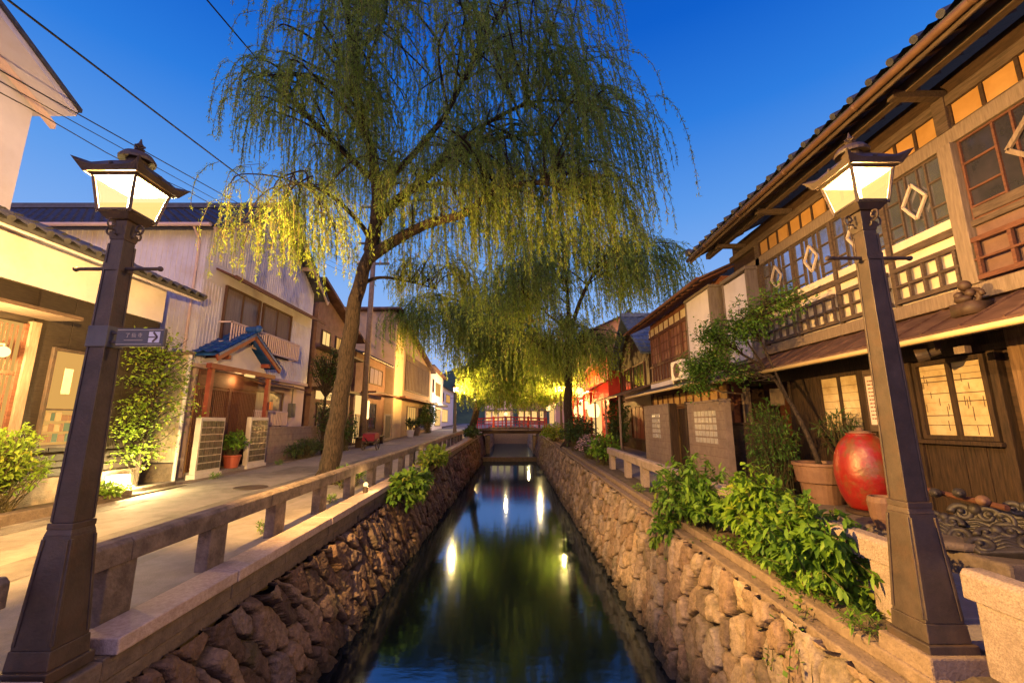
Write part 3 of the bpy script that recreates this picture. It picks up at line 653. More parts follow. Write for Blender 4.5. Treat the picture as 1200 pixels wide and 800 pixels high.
    while y < YB+.3:
        m.tube([(ex-.10, y, ez+.045), (ex+.35, y, ez+.045+.45*sl)], .047, 10); y += .31
    m.ball((ex+.0, YB+.36, ez+.17), .10); m.bar((ex, YB+.34, ez+.10), (rx, YB+.34, E(rx, .10)), .16, .16)
    m.build('roof', TILE, t)
    # --- lower roof
    lx, lz = 4.72, 2.52
    m = M(); m.hexa([(lx, YA, lz), (F-.0, YA, 2.93), (F-.0, YB, 2.93), (lx, YB, lz), (lx, YA, lz+.025), (F-.0, YA, 2.955), (F-.0, YB, 2.955), (lx, YB, lz+.025)])
    y = YA+.2
    while y < YB: m.bar((lx+.005, y, lz+.035), (F-.02, y, 2.955), .022, .022); y += .42
    m.build('lower_roof', SHEET, t)
    m = M(); m.box(lx+.02, lx+.06, YA, YB, lz-.075, lz-.003); y = YA+.15
    while y < YB: m.hexa([(lx+.06, y, lz-.06), (F, y, 2.87), (F, y+.05, 2.87), (lx+.06, y+.05, lz-.06), (lx+.06, y, lz-.003), (F, y, 2.925), (F, y+.05, 2.925), (lx+.06, y+.05, lz-.003)]); y += .5
    m.build('lower_rafters', WOODD, t)
    m = M(); m.tube([(lx-.045, YA, lz-.045), (lx-.045, YB+.02, lz-.045)], .036, 10)
    m.tube([(lx-.045, YB-.05, lz-.045), (lx-.045, YB-.05, lz-.16), (lx+.25, YB-.02, lz-.26), (F-.06, YB-.02, lz-.3), (F-.06, YB-.02, .3)], .026, 8)
    m.build('lower_gutter', GUTC, t, smooth=True)
    # --- ground floor
    G = F-.0
    m = M(); m.box(G-.05, G+.05, YA, YB, 2.36, 2.62); m.build('lintel', WOODV, t, bevel=.006)
    window(t, G, -1, 4.90, 5.80, 1.34, 2.34, PAPER, WOODV, 2, 1, .055, .06, .07, rows=None)
    m = M()
    for y0, y1 in ((4.96, 5.31), (5.39, 5.74)):
        for z in (1.52, 1.63, 1.80, 1.91, 2.06, 2.14, 2.22): m.box(G-.016, G-.012, y0, y1, z+random.uniform(-.02, .02)-.003, z+.003)
        for k in range(10):
            y = random.uniform(y0, y1); z = random.uniform(1.4, 2.1); m.box(G-.0165, G-.0125, y-.003, y+.003, z, z+random.uniform(.07, .15))
    m.build('paper_lattice', WOOD, t)
    m = M(); m.box(G-.12, G+.02, 4.84, 5.9, 1.285, 1.335); m.build('window_sill', WOODV, t, bevel=.006)
    window(t, G, -1, 6.72, 7.66, 1.36, 2.36, PAPER, WOODV, 2, 1, .06, .05, .07)
    m = M()
    for z in (1.5, 1.62, 1.78, 1.9, 2.03, 2.15): m.box(G-.016, G-.0125, 6.8, 7.6, z-.003, z+.003)
    m.build('paper_lattice', WOOD, t)
    m = M(); m.box(G-.10, G+.02, 6.66, 7.72, 1.31, 1.355); m.build('window_sill', WOODV, t, bevel=.006)
    for a, b, z1 in ((4.86, 5.86, 1.283), (5.86, 6.7, 2.358), (6.7, 7.68, 1.308), (7.68, 8.42, 2.358)):
        y = a; m = M()
        while y < b-.02:
            w_ = min(random.uniform(.10, .17), b-y); m.box(G-.02-random.uniform(0, .008), G+.03, y+.003, y+w_-.003, g(y)+.06, z1); y += w_
        m.build('boarding', WOODV, t)
    for y in (4.82, 5.88, 6.68, 7.70, 8.44): 
        m = M(); m.box(G-.06, G+.04, y-.045, y+.045, .1, 2.358); m.build('pillar', WOODV, t, bevel=.006)
    m = M(); m.box(G-.09, G+.04, 4.18, 4.62, .1, 2.7); m.build('wide_pillar', mat('pale_weathered_board', (.10, .06, .035), .8, (.24, .15, .085), 5, (7, 7, .5), .5, 25), t, bevel=.01)
    m = M(); m.box(G+.25, G+.3, 2.6, 4.2, .1, 2.4); m.build('door', WOODD, t)
    m = M(); m.box(G-.06, G+.05, 2.6, 4.18, 2.25, 2.42); m.build('door_head', WOODP, t, bevel=.008)
    m = M(); m.box(G-.115, G-.09, 4.36, 4.46, 1.78, 1.95); ic = m.build('intercom', WHITE, t, bevel=.006)
    m = M(); m.box(G-.118, G-.115, 4.385, 4.435, 1.87, 1.93); m.box(G-.118, G-.115, 4.40, 4.42, 1.81, 1.83); m.build('screen', INK, ic)
    # notice board
    m = M(); m.box(G-.075, G-.045, 6.08, 6.62, 1.42, 2.34); nb = m.build('notice_board', WOOD, t, bevel=.006)
    m = M(); m.box(G-.082, G-.077, 6.14, 6.57, 1.52, 2.24); m.build('notice', PINKP, nb)
    m = M()
    for k in range(11):
        z = 2.17-.056*k; y = 6.54
        while y > 6.2:
            l = random.uniform(.02, .07); m.box(G-.0845, G-.0825, y-l, y, z-.011, z+.008); y -= l+.012
    m.build('writing', INK, nb)
    # spotlight under the eave
    m = M(); m.tube([(4.98, 5.06, 2.36), (4.90, 5.14, 2.34)], [.075, .085], 14); m.tube([(4.98, 5.06, 2.36), (5.05, 4.98, 2.38)], [.05, .035], 12); m.box(4.98, 5.06, 4.97, 5.05, 2.38, 2.5); m.build('spotlight', IRON, t)
    m = M(); m.box(4.95, 5.03, 4.62, 4.74, 2.30, 2.38); m.build('junction_box', WOODP, t, bevel=.005)
    # recessed entrance
    m = M(); m.box(F+1.02, F+1.09, 8.5, 10.1, .15, 2.6)
    y = 8.6
    while y < 10.05: m.box(F+.98, F+1.02, y, y+.03, .2, 2.5); y += .085
    m.build('lattice_door', WOODD, t)
    m = M(); m.box(F+.0, F+.03, 8.75, 9.2, 1.9, 2.25); hs = m.build('hanging_board', WOODP, t, bevel=.006)
    m = M(); m.box(F-.04, F+.06, 10.04, 10.2, .1, 2.62); m.build('pillar', WOODP, t, bevel=.006)
    # roof ornament
    m = M()
    c = Vector((5.12, 4.62, 2.80))
    m.box(5.0, 5.25, 4.5, 4.74, 2.72, 2.86); 
    for s in (-1, 1):
        pts = [c+Vector((0, s*(.05+.09*(1-k/24*.8)*math.cos(k*.5)), .12+.09*(1-k/24*.8)*math.sin(k*.5))) for k in range(24)]; m.tube(pts, .026, 7)
        m.ball(c+Vector((-.05, s*.06, .16)), .045)
    m.ball(c+Vector((-.03, 0, .26)), .06); m.ball(c+Vector((-.08, 0, .10)), .06, sq=(1, 1.4, .8))
    m.build('roof_ornament', mat('brown_ornament', (.035, .02, .014), .6, (.075, .045, .03), 9), t, smooth=True)
inn()
# slatted fence before the inn's entrance
m = M(); y = 8.5
t = thing('slatted_fence', 'low brown fence of thin upright slats before the inn entrance', 'fence', (5.2, 9.5, g(9.5)))
while y < 10.9: m.box(5.19, 5.21, y, y+.022, .2, 1.52); y += .062
m.build('slats', WOOD, t); m = M(); m.box(5.175, 5.225, 8.46, 10.94, 1.50, 1.55); m.box(5.212, 5.235, 8.48, 10.92, .9, .94); m.box(5.16, 5.24, 8.44, 8.5, .15, 1.56); m.box(5.16, 5.24, 10.9, 10.96, .15, 1.56); m.build('frame', WOOD, t, bevel=.004)

# ------------------------------------------------------------------ second house on the right
def house2():
    F = 5.4; t = thing('boarded_house', 'red-brown boarded two-storey house beyond the inn with a white shutter box', 'building', (F, 13, g(13)))
    YA, YB = 10.62, 16.5
    m = M(); m.box(F+.04, 10, YA, YB, .1, 5.3); m.build('wall', mat('red_boarding', (.17, .062, .035), .75, (.27, .11, .065), 5, (6, .8, 6), .3, 25), t)
    m = M(); m.box(F-.27, F+.02, YA+.12, 12.2, 3.05, 5.0); m.build('shutter_box', PLASTER, t, bevel=.01)
    gw = MATS['grey_wood']; m = M(); m.box(F-.30, F+.03, YA+.03, YA+.12, 3.0, 5.05); m.box(F-.33, F+.03, YA, 12.25, 5.0, 5.07); m.box(F-.30, F+.03, 12.2, 12.25, 3.0, 5.0); m.build('shutter_box_frame', gw, t, bevel=.005)
    for a, b in ((12.35, 13.3), (13.34, 14.3), (14.34, 15.3), (15.34, 16.3)):
        window(t, F, -1, a, b, 3.66, 4.72, mat('brown_shutter', (.20, .085, .055), .6, (.28, .13, .085), 5, (6, 6, .6)), WOODR, 3, 3, .06, .05, .03)
    m = M(); m.box(F-.02, F+.045, 12.3, YB, 4.78, 5.06)
    for k in range(8): pass
    m.build('transom', CREAM, t); m = M()
    for k in range(9): m.box(F-.04, F-.02, 12.3+k*.5, 12.36+k*.5, 4.76, 5.08)
    m.box(F-.05, F+.045, 12.26, YB, 4.72, 4.78); m.build('transom_bars', WOODR, t)
    m = M(); m.box(F-.05, F+.04, 12.3, YB, 3.58, 3.65); m.box(F-.05, F+.04, 12.3, YB, 2.98, 3.05); y = 12.32
    while y < YB: m.box(F-.045, F+.03, y, y+.05, 3.05, 3.58); y += .30
    m.build('balustrade', WOODR, t, bevel=.003); m = M(); m.box(F, F+.042, 12.3, YB, 3.05, 3.58); m.build('balustrade_panel', GREYW, t)
    m = M(); m.box(F-.06, F+.04, YA, YB, 2.82, 2.97); m.build('white_band', PLASTER, t)
    ex, ez = 4.72, 5.16
    m = M(); m.hexa([(ex, YA-.3, ez-.05), (10, YA-.3, 7.5), (10, YB+1, 7.5), (ex, YB+1, ez-.05), (ex, YA-.3, ez), (10, YA-.3, 7.55), (10, YB+1, 7.55), (ex, YB+1, ez)]); m.build('roof', SHEET, t)
    m = M(); y = YA-.2
    while y < YB+.9: m.bar((ex+.05, y, ez-.075), (F+.3, y, ez-.075+.445*(F+.25-ex)), .045, .05); y += .4
    m.build('rafters', WOODR, t)
    m = M(); m.tube([(ex-.05, YA-.3, ez-.04), (ex-.05, YB+1, ez-.04)], .045, 8); m.build('gutter', WOODR, t)
    lx, lz = 4.55, 2.52
    m = M(); m.hexa([(lx, YA-.3, lz), (F, YA-.3, 2.80), (F, YB+.6, 2.80), (lx, YB+.6, lz), (lx, YA-.3, lz+.03), (F, YA-.3, 2.83), (F, YB+.6, 2.83), (lx, YB+.6, lz+.03)]); m.build('lower_roof', TILE, t)
    m = M(); m.tube([(lx-.04, YA-.3, lz-.02), (lx-.04, YB+.6, lz-.02)], .038, 8); m.build('lower_gutter', GUTC, t)
    m = M()
    for k in range(11): m.box(F-.03, F+.035, YA+.1+k*.52, YA+.54+k*.52, 2.14, 2.48)
    m.build('transom_panel', AMBER, t)
    m = M(); m.box(F-.05, F+.04, YA, YB, 2.05, 2.13)
    for k in range(12): m.box(F-.06, F+.035, YA+.03+k*.52, YA+.08+k*.52, 2.13, 2.5)
    m.build('transom_frame', WOODR, t)
house2()
def gatewall():
    x = 4.62; t = thing('gate_wall', 'reddish block gate wall with glass block lights and a slatted gate before the boarded house', 'wall', (x, 12, g(12)))
    for a, b, h in ((9.45, 11.45, 2.02), (12.75, 15.2, 2.06)):
        m = M(); m.box(x, x+.16, a, b, g(a)-.05, h); m.box(x-.012, x+.17, a-.01, b+.01, h, h+.05); m.build('block_panel', BLOCK, t, bevel=.008)
        m = M(); z = .4
        while z < h-.1: m.box(x-.003, x+.0, a+.02, b-.02, z-.004, z+.004); z += .2
        m.build('mortar', GREYW, t)
        n = 6 if a < 10 else 4; y0 = 9.85 if a < 10 else 13.6; 
        m = M()
        for i in range(n):
            for j in range(5): m.box(x-.014, x-.002, y0+i*.2, y0+i*.2+.15, 1.08+j*.155, 1.08+j*.155+.12)
        m.build('glass_blocks', GBLOCK, t)
    m = M(); y = 11.52
    while y < 12.7: m.box(x+.25, x+.28, y, y+.09, .2, 1.95); y += .12
    m.box(x+.28, x+.31, 11.48, 12.72, .4, .5); m.box(x+.28, x+.31, 11.48, 12.72, 1.6, 1.7); m.build('slatted_gate', WOODV, t)
    m = M(); m.box(x-.02, x+.2, 11.46, 11.56, .1, 2.1); m.box(x-.02, x+.2, 12.66, 12.76, .1, 2.1); m.build('gate_post', WOODV, t, bevel=.006)
gatewall()
def aircon():
    t = thing('air_conditioner', 'white outdoor air conditioner unit on the ledge of the boarded house', 'air conditioner', (4.9, 12.8, 2.75))
    m = M(); m.box(4.88, 5.14, 12.3, 13.1, 2.78, 3.36); m.build('casing', WHITE, t, bevel=.02)
    m = M(); m.lathe([(.22, 0), (.22, .012)], (0, 0, 0), 24); m.v = [(4.879-z, 12.66+a, 3.07+b) for a, b, z in m.v]; m.build('fan_grille', GREYW, t)
    m = M(); m.box(4.9, 5.12, 12.36, 12.44, 2.70, 2.78); m.box(4.9, 5.12, 12.95, 13.03, 2.70, 2.78); m.build('feet', IRON, t)
aircon()

# ------------------------------------------------------------------ left houses
def house_a():
    F = -8.0; t = thing('dark_boarded_shop', 'shop with dark boarded front and white plaster upper walls at the left edge', 'building', (F, 7, g(7)))
    m = M(); m.box(-16, F-.04, -2, 9.5, 0, 3.78); m.build('wall', SIDING, t)
    m = M()
    y = -2
    while y < 9.5:
        if not (6.1 < y+.3 < 7.0) : m.box(F-.045, F+.012, y+.006, min(9.5, y+.6)-.006, 1.05, 3.3 if y < 6.4 else 3.76)
        y += .6
    m.build('boarding', SIDING, t, bevel=.003)
    m = M(); m.box(F-.04, F+.035, 7.05, 9.5, .1, .62); m.build('base_course', CONC, t, bevel=.01)
    m = M()
    for z in (.66, .78, .90): m.box(F-.04, F+.03, 7.05, 9.49, z, z+.105)
    m.build('lap_boards', SIDING, t, bevel=.004)
    m = M(); m.box(-16, F+.02, -2, 9.52, 3.785, 4.62); m.build('plaster_band', PLASTER, t)
    m = M(); tileroof(m, (-7.35, -2, 4.46), (-7.35, 9.9, 4.46), (-9.6, 9.9, 5.5), (-9.6, -2, 5.5), .27, .28); y = -2
    while y < 9.9: m.tube([(-7.33, y, 4.49), (-7.7, y, 4.66)], .055, 8); y += .27
    m.build('lower_roof', TILE, t)
    m = M(); m.hexa([(-7.40, -2, 4.36), (-8.0, -2, 4.56), (-8.0, 9.85, 4.56), (-7.40, 9.85, 4.36), (-7.40, -2, 4.42), (-8.0, -2, 4.66), (-8.0, 9.85, 4.66), (-7.40, 9.85, 4.42)]); m.build('soffit', PLASTER, t)
    # upper storey, gable to the canal
    X = -9.5; m = M(); m.prism([(-2, 4.6), (7.5, 4.6), (7.5, 7.66), (3, 10.1), (-2, 7.3)], 'x', X-5, X); m.build('upper_wall', mat('sky_tinted_plaster', (.46, .48, .66), .85, (.53, .55, .72), 2, bump=.1, bscale=60, dirt=(.42, .42, .54), dscale=.8), t)  # cool tint of the dusk sky put into the white plaster's colour
    m = M(); k = (10.1-7.66)/(7.5-3.0)
    def q(x, y, d): return (x, y, 10.1+(3-y)*k+d)
    for x0, x1, d0, d1, y1, nm, mt in ((X-5, X+.75, .0, .12, 7.62, 'soffit', MATS['sky_tinted_plaster']), (X-5, X+.80, .125, .2, 7.66, 'roof', TILE), (X+.12, X+.22, -.12, -.003, 7.75, 'barge_board', PLASTERP)):
        m = M(); m.hexa([q(x0, 3, d0), q(x1, 3, d0), q(x1, y1, d0), q(x0, y1, d0), q(x0, 3, d1), q(x1, 3, d1), q(x1, y1, d1), q(x0, y1, d1)]); m.build(nm, mt, t)
    # lit doorway
    m = M(); m.box(F-.035, F-.02, 5.6, 6.9, .2, 3.15); m.build('lit_doorway', L_WARM2, t)
    m = M()
    for y in (5.6, 6.2, 6.86): m.box(F-.018, F+.02, y, y+.06, .2, 3.15)
    for z in (1.0, 2.3): m.box(F-.016, F+.01, 5.66, 6.86, z, z+.05)
    m.build('door_frame', WOODR, t, bevel=.004)
    m = M(); y = 5.72
    while y < 6.84:
        m.box(F-.017, F+.0, y, y+.014, .25, 3.1); y += .075
    m.build('door_slats', WOODR, t)
    m = M(); m.box(F-.03, F+.06, 6.92, 7.06, .2, 3.2); m.build('door_post', WOODP, t)
    m = M(); m.box(F+.0, F+.60, 5.2, 7.2, 3.27, 3.33); m.build('door_canopy', WOOD, t)
    point('doorway_light', (F+.42, 6.15, 2.55), 430, WARM, .06)
    m = M(); m.ball((F+.17, 6.5, 2.62), .085); m.tube([(F+.0, 6.5, 2.74), (F+.17, 6.5, 2.74), (F+.17, 6.5, 2.68)], .012, 6); m.build('door_lamp', L_HOT, t)
    # window with a lit room
    f = window(t, F+.015, 1, 7.33, 8.03, 1.12, 2.84, L_WARM2, IRON, 1, 1, .055, .05)
    m = M(); cols = 0
    for j, z in enumerate((1.22, 1.40, 1.58)):
        y = 7.42
        while y < 7.93: w_ = random.uniform(.06, .13); m.box(F+.03, F+.034, y, min(7.96, y+w_-.01), z, z+random.uniform(.1, .15), random.randrange(3)); y += w_
    m.build('display_cards', [mat('card_teal', (.05, .085, .07), .7), mat('card_cream', (.25, .19, .11), .7), mat('card_rust', (.14, .08, .05), .7)], f)
    m = M(); m.box(F+.03, F+.038, 7.39, 7.97, 1.76, 1.79); m.build('shelf', IRON, f)
    m = M(); m.box(F+.028, F+.032, 7.60, 7.75, 2.05, 2.5); m.build('hanging_scroll', CREAM, f)
house_a()

def house_b():
    F = -8.2; t = thing('white_corrugated_house', 'white corrugated metal house with its gable and balcony windows facing the canal', 'building', (F, 14, g(14)))
    YA, YB, E0, PK = 10.85, 17.1, 6.75, 8.85; YM = (YA+YB)/2
    prof = [(YA, .0), (YB, 0), (YB, E0), (YM, PK), (YA, E0)]
    m = M(); m.prism([(YA, 3.0), (YB, 3.0), (YB, E0), (YM, PK), (YA, E0)], 'x', -22, F); m.build('wall', CORR, t)
    m = M(); m.prism([(YA+.3, 0), (YB, 0), (YB, 2.98), (YA+.3, 2.98)], 'x', -22, F-.06); m.build('lower_wall', PLASTERP, t)
    m = M(); y = YA+.03
    while y < YB-.02:
        top = E0+(PK-E0)*(1-abs(y-YM)/(YM-YA))-.02
        for a, b in ((3.0, 3.7), (3.7, 5.3), (5.9, top)):
            if a == 3.7 and 11.6 < y < 15.6: continue
            if b > a: m.box(F, F+.018, y, y+.05, a, b)
        y += .12
    x = F-.06
    while x > -22: m.box(x-.05, x, YA-.018, YA, 3.0, E0); x -= .14
    m.build('ribs', CORR, t)
    # roof
    k = (PK-E0)/(YM-YA); m = M()
    for s in (-1, 1):
        ye = YM+s*(YM-YA+.35); ze = PK-k*(YM-YA+.35)
        tileroof(m, (F+.5, ye, ze+.08), (-22, ye, ze+.08), (-22, YM, PK+.08), (F+.5, YM, PK+.08), .27, .3)
    m.bar((F+.55, YM, PK+.19), (-22, YM, PK+.19), .2, .18); m.ball((F+.52, YM, PK+.22), .17)
    m.build('roof', TILE, t)
    m = M()
    for s in (-1, 1):
        ye = YM+s*(YM-YA+.38); ze = PK-k*(YM-YA+.38); m.bar((F+.44, ye, ze-.02), (F+.44, YM, PK-.02), .05, .2)
        for f_ in (.25, .62): m.box(F, F+.44, YM+s*(YM-YA)*f_-.05, YM+s*(YM-YA)*f_+.05, PK-k*(YM-YA)*f_-.2, PK-k*(YM-YA)*f_-.06)
    m.build('barge_board', mat('pale_board', (.42, .33, .28), .7, (.52, .43, .37), 5), t)
    m = M(); m.tube([(-22, YA-.4, E0-.1), (F+.3, YA-.4, E0-.1)], .055, 8); m.tube([(F-.15, YA-.36, E0-.12), (F-.15, YA-.1, E0-.45), (F-.15, YA-.1, 3.2)], .035, 8); m.build('gutter', PLASTERP, t)
    # pent eaves
    m = M(); m.hexa([(F+.55, 11.3, 5.50), (F, 11.3, 5.72), (F, YB, 5.72), (F+.55, YB, 5.50), (F+.55, 11.3, 5.54), (F, 11.3, 5.78), (F, YB, 5.78), (F+.55, YB, 5.54)]); m.box(F+.55, F+.58, 11.3, YB, 5.46, 5.56); m.build('pent_eave', WOODR, t)
    for a, b in ((11.75, 13.45), (13.62, 15.45)):
        f = window(t, F+.0, 1, a, b, 3.75, 5.42, GLASSC, mat('brown_sash', (.07, .035, .025), .6), 2, 1, .06, .07, .05)
        m = M(); m.box(F+.35, F+.39, a-.1, b+.08, 4.30, 4.35); m.box(F+.35, F+.39, a-.1, b+.08, 3.74, 3.79); y = a-.08
        while y < b+.05: m.box(F+.355, F+.385, y, y+.035, 3.79, 4.30); y += .115
        for y in (a-.1, b+.05): m.box(F, F+.39, y, y+.03, 4.30, 4.34); m.box(F, F+.39, y, y+.03, 3.74, 3.78)
        m.build('balcony_rail', PLASTERP, t)
    m = M(); m.box(F-.02, F+.06, YA, YB, 2.96, 3.06); m.build('band', PLASTERP, t)
    m = M(); m.hexa([(F+.4, 13.4, 2.72), (F-.06, 13.4, 2.84), (F-.06, 16.5, 2.84), (F+.4, 16.5, 2.72), (F+.4, 13.4, 2.76), (F-.06, 13.4, 2.88), (F-.06, 16.5, 2.88), (F+.4, 16.5, 2.76)]); m.build('pent_eave', WOODR, t)
    window(t, F-.06, 1, 13.7, 15.5, 1.35, 2.6, GLASSC, MATS['brown_sash'], 2, 1, .06, .06, .05)
    m = M(); m.box(F+.05, F+.09, 13.6, 15.7, 1.9, 1.94); y = 13.6
    while y < 15.7: m.box(F+.055, F+.085, y, y+.03, 1.45, 1.9); y += .1
    m.build('window_rail', PLASTERP, t)
    # entrance porch (gable to the canal)
    X = -7.72; Y0, Y1, YC = 10.95, 13.75, 12.35
    m = M(); P0 = (X, Y0, 3.22); 
    m.prism([(Y0+.1, 3.05), (Y1-.1, 3.05), (YC, 3.95)], 'x', X-.95, X-.10); m.build('porch_gable', PLASTER, t)
    m = M(); kk = (4.14-3.30)/(YC-Y0+.15)
    for s in (-1, 1):
        ye = YC+s*(YC-Y0+.12); tileroof(m, (X+.22, ye, 3.30), (X-1.0, ye, 3.30), (X-1.0, YC, 4.14), (X+.22, YC, 4.14), .25, .24, amp=.045)
    m.tube([(X+.24, YC, 4.24), (X-1.0, YC, 4.24)], .09, 10); m.ball((X+.24, YC, 4.26), .11)
    m.build('porch_roof', TILEB, t)
    m = M()
    for s in (-1, 1):
        ye = YC+s*(YC-Y0+.12); m.bar((X+.18, ye, 3.18), (X+.18, YC, 4.04), .05, .17)
        m.box(X-.9, X+.14, YC+s*.95-.05, YC+s*.95+.05, 3.22, 3.34)
    m.box(X-.08, X+.06, Y0-.1, Y1+.1, 2.92, 3.05)
    m.build('porch_beams', mat('red_oxide_wood', (.16, .035, .022), .6, (.24, .06, .038), 5), t, bevel=.006)
    for y in (Y0+.02, Y1-.14): m = M(); m.box(X-.12, X, y, y+.12, .2, 2.915); m.build('porch_post', MATS['red_oxide_wood'], t, bevel=.006)
    m = M(); m.box(X-.40, X-.36, Y0+.1, Y1-.1, 2.5, 2.92); m.build('transom', WOODR, t)
    m = M(); m.box(X-.44, X-.41, Y0+.1, Y1-.1, .3, 2.5); bk = m.build('lattice_door', mat('door_paper', (.36, .22, .10), .7, (.5, .32, .15), 3), t)
    m = M(); y = Y0+.12
    while y < Y1-.12: m.box(X-.41, X-.375, y, y+.03, .35, 2.48); y += .075
    for z in (.35, .95, 1.05, 2.42): m.box(X-.408, X-.365, Y0+.1, Y1-.1, z, z+.06)
    m.box(X-.409, X-.35, YC-.06, YC+.06, .35, 2.5); m.build('lattice', WOODR, bk)
    m = M(); m.box(X-.42, X+.05, Y0+.1, Y1-.1, .1, .33); m.build('step', STONE, t, bevel=.01)
    m = M(); m.box(X+.0, X+.06, Y1+.0, Y1+.12, 1.95, 2.2); m.build('letter_box', mat('box_orange', (.5, .18, .06), .6), t, bevel=.006)
    m = M(); m.box(X+.01, X+.06, 12.3, 12.75, 2.86, 2.93); m.build('porch_light', L_WARM, t)
house_b()
t = thing('meter_box', 'small grey meter box with conduit on the white house by the porch', 'meter box', (-8.2, 16.2, 2.0))
m = M(); m.box(-8.26, -8.12, 15.95, 16.25, 1.75, 2.25); m.build('box', IRONB, t, bevel=.01); m = M(); m.tube([(-8.2, 16.1, 2.25), (-8.2, 16.1, 2.9)], .02, 6); m.build('conduit', IRONB, t)
point('porch_light', (-7.95, 12.4, 2.75), 14, WARM, .05)
t = thing('glass_block_screen', 'white framed glass block screen at the left side of the gabled porch', 'screen wall', (-7.72, 10.9, g(11)), 'glass block screens beside the porch door')
m = M(); m.box(-7.78, -7.64, 10.72, 11.62, g(11)+.1, 1.68); m.box(-7.82, -7.6, 10.68, 11.66, .1, g(11)+.12); m.build('frame', mat('white_stucco', (.52, .48, .40), .8, (.62, .57, .49), 4), t, bevel=.008)
m = M()
for i in range(5):
    for j in range(7): m.box(-7.635, -7.625, 10.765+i*.165, 10.91+i*.165, .41+j*.172, .56+j*.172)
m.build('glass_blocks', mat('smoky_glass_block', (.06, .055, .035), .12, (.13, .115, .075), 9, bump=.5, bscale=30, spec=.8), t)
c = copy_tree(t, (-7.72, 12.96, g(12.7)), label='white framed glass block screen at the right side of the gabled porch')
m = M(); m.box(-10.8, -7.98, 10.52, 10.62, .1, 3.22); t = thing('board_fence', 'tall cream vertical board fence between the little maple and the porch', 'fence', (-8.5, 10.55, .2))
m = M(); x = -10.8
while x < -8.05: m.box(x, x+.145, 10.5, 10.56, .62, 3.2); x += .15
m.build('boards', CREAMB, t, bevel=.004); m = M(); m.box(-10.8, -8.0, 10.49, 10.6, .1, .6); m.build('base', CONC, t, bevel=.01)
m = M(); m.box(-10.8, -7.96, 10.46, 10.64, 3.2, 3.28); m.build('capping', CONC, t); m = M(); m.tube([(-7.97, 10.5, .15), (-7.97, 10.5, 3.2)], .04, 8); m.build('downpipe', WHITE, t)
def blockwall():
    t = thing('block_wall', 'low brown concrete block wall in front of the white house', 'wall', (-7.9, 15.3, g(15.3)))
    m = M(); m.box(-7.98, -7.84, 13.75, 19.2, .1, 1.42); m.build('blocks', BLOCK, t, bevel=.01)
    m = M(); z = .35
    while z < 1.4: m.box(-7.838, -7.834, 13.8, 19.15, z-.004, z+.004); z += .2
    m.build('mortar', GREYW, t)
blockwall()

def gablehouse(name, label, side, xf, depth, y0, y1, h, rise, wallm, roofm, wins, extra=None, ridge='x', over=.45, cat='building'):
    """simple house facing the canal; side=+1 stands on the left bank (looks to +X). ridge 'x': gable to the canal; 'y': eave to the canal; 'mono': roof rising away"""
    t = thing(name, label, cat, (xf, y0, g(y0))); xb = xf-side*depth; z0 = g(y0)-.1; ym = (y0+y1)/2
    m = M(); a, b = sorted((xf, xb))
    if ridge == 'x': m.prism([(y0, z0), (y1, z0), (y1, h), (ym, h+rise), (y0, h)], 'x', a, b)
    elif ridge == 'y': xm = (a+b)/2; m.prism([(a, z0), (b, z0), (b, h), (xm, h+rise), (a, h)], 'y', y0, y1)
    else: m.prism([(y0, z0), (y1, z0), (y1, h), (y0, h+rise)], 'x', a, b)
    m.build('wall', wallm, t); m = M()
    if ridge == 'x':
        k = rise/(ym-y0); xo = xf+side*over
        for s in (-1, 1):
            ye = ym+s*(ym-y0+over); ze = h-k*over+.06; tileroof(m, (xo, ye, ze), (xb, ye, ze), (xb, ym, h+rise+.06), (xo, ym, h+rise+.06), .3, .35)
        m.bar((xo, ym, h+rise+.14), (xb, ym, h+rise+.14), .22, .2)
    elif ridge == 'y':
        xm = (a+b)/2; k = rise/((b-a)/2)
        for s in (-1, 1):
            xe = xm+s*((b-a)/2+over); ze = h-k*over+.06; tileroof(m, (xe, y0-.3, ze), (xe, y1+.3, ze), (xm, y1+.3, h+rise+.06), (xm, y0-.3, h+rise+.06), .3, .35)
        m.bar((xm, y0-.3, h+rise+.14), (xm, y1+.3, h+rise+.14), .22, .2)
    else:
        xo = xf+side*over; k = rise/(y1-y0)
        m.hexa([(xb, y0-over, h+rise+k*over), (xo, y0-over, h+rise+k*over), (xo, y1+over, h-k*over), (xb, y1+over, h-k*over)]+[(p, q, r+.14) for p, q, r in ((xb, y0-over, h+rise+k*over), (xo, y0-over, h+rise+k*over), (xo, y1+over, h-k*over), (xb, y1+over, h-k*over))])
    m.build('roof', roofm, t)
    for w_ in wins: window(t, xf, side, *w_[:4], *w_[4:])
    if extra: extra(t)
    return t
def ex_c(t):
    m = M(); m.box(-8.4, -7.75, 18.1, 22.3, 4.65, 4.75); m.box(-8.4, -7.8, 18.1, 22.3, 2.95, 3.05); m.build('pent_eave', WOODD, t)
    m = M(); m.box(-8.38, -8.36, 18.4, 21.8, 2.55, 2.9); m.build('lit_transom', L_WARM, t)
gablehouse('brown_house', 'dark two-storey house with small lit upper windows half hidden by the trunk', 1, -8.4, 8, 18.0, 22.4, 5.9, 1.5, GREYW, SHEET,
   [(18.5, 19.4, 4.9, 5.6, L_WARM, WOODD, 2, 1), (20.0, 21.2, 4.9, 5.6, L_WARM2, WOODD, 3, 1), (18.6, 20.6, .9, 2.4, GLASSD, WOODD, 3, 1), (19.0, 21.5, 3.3, 4.4, GLASSC, WOODD, 3, 1)], ex_c, 'mono')
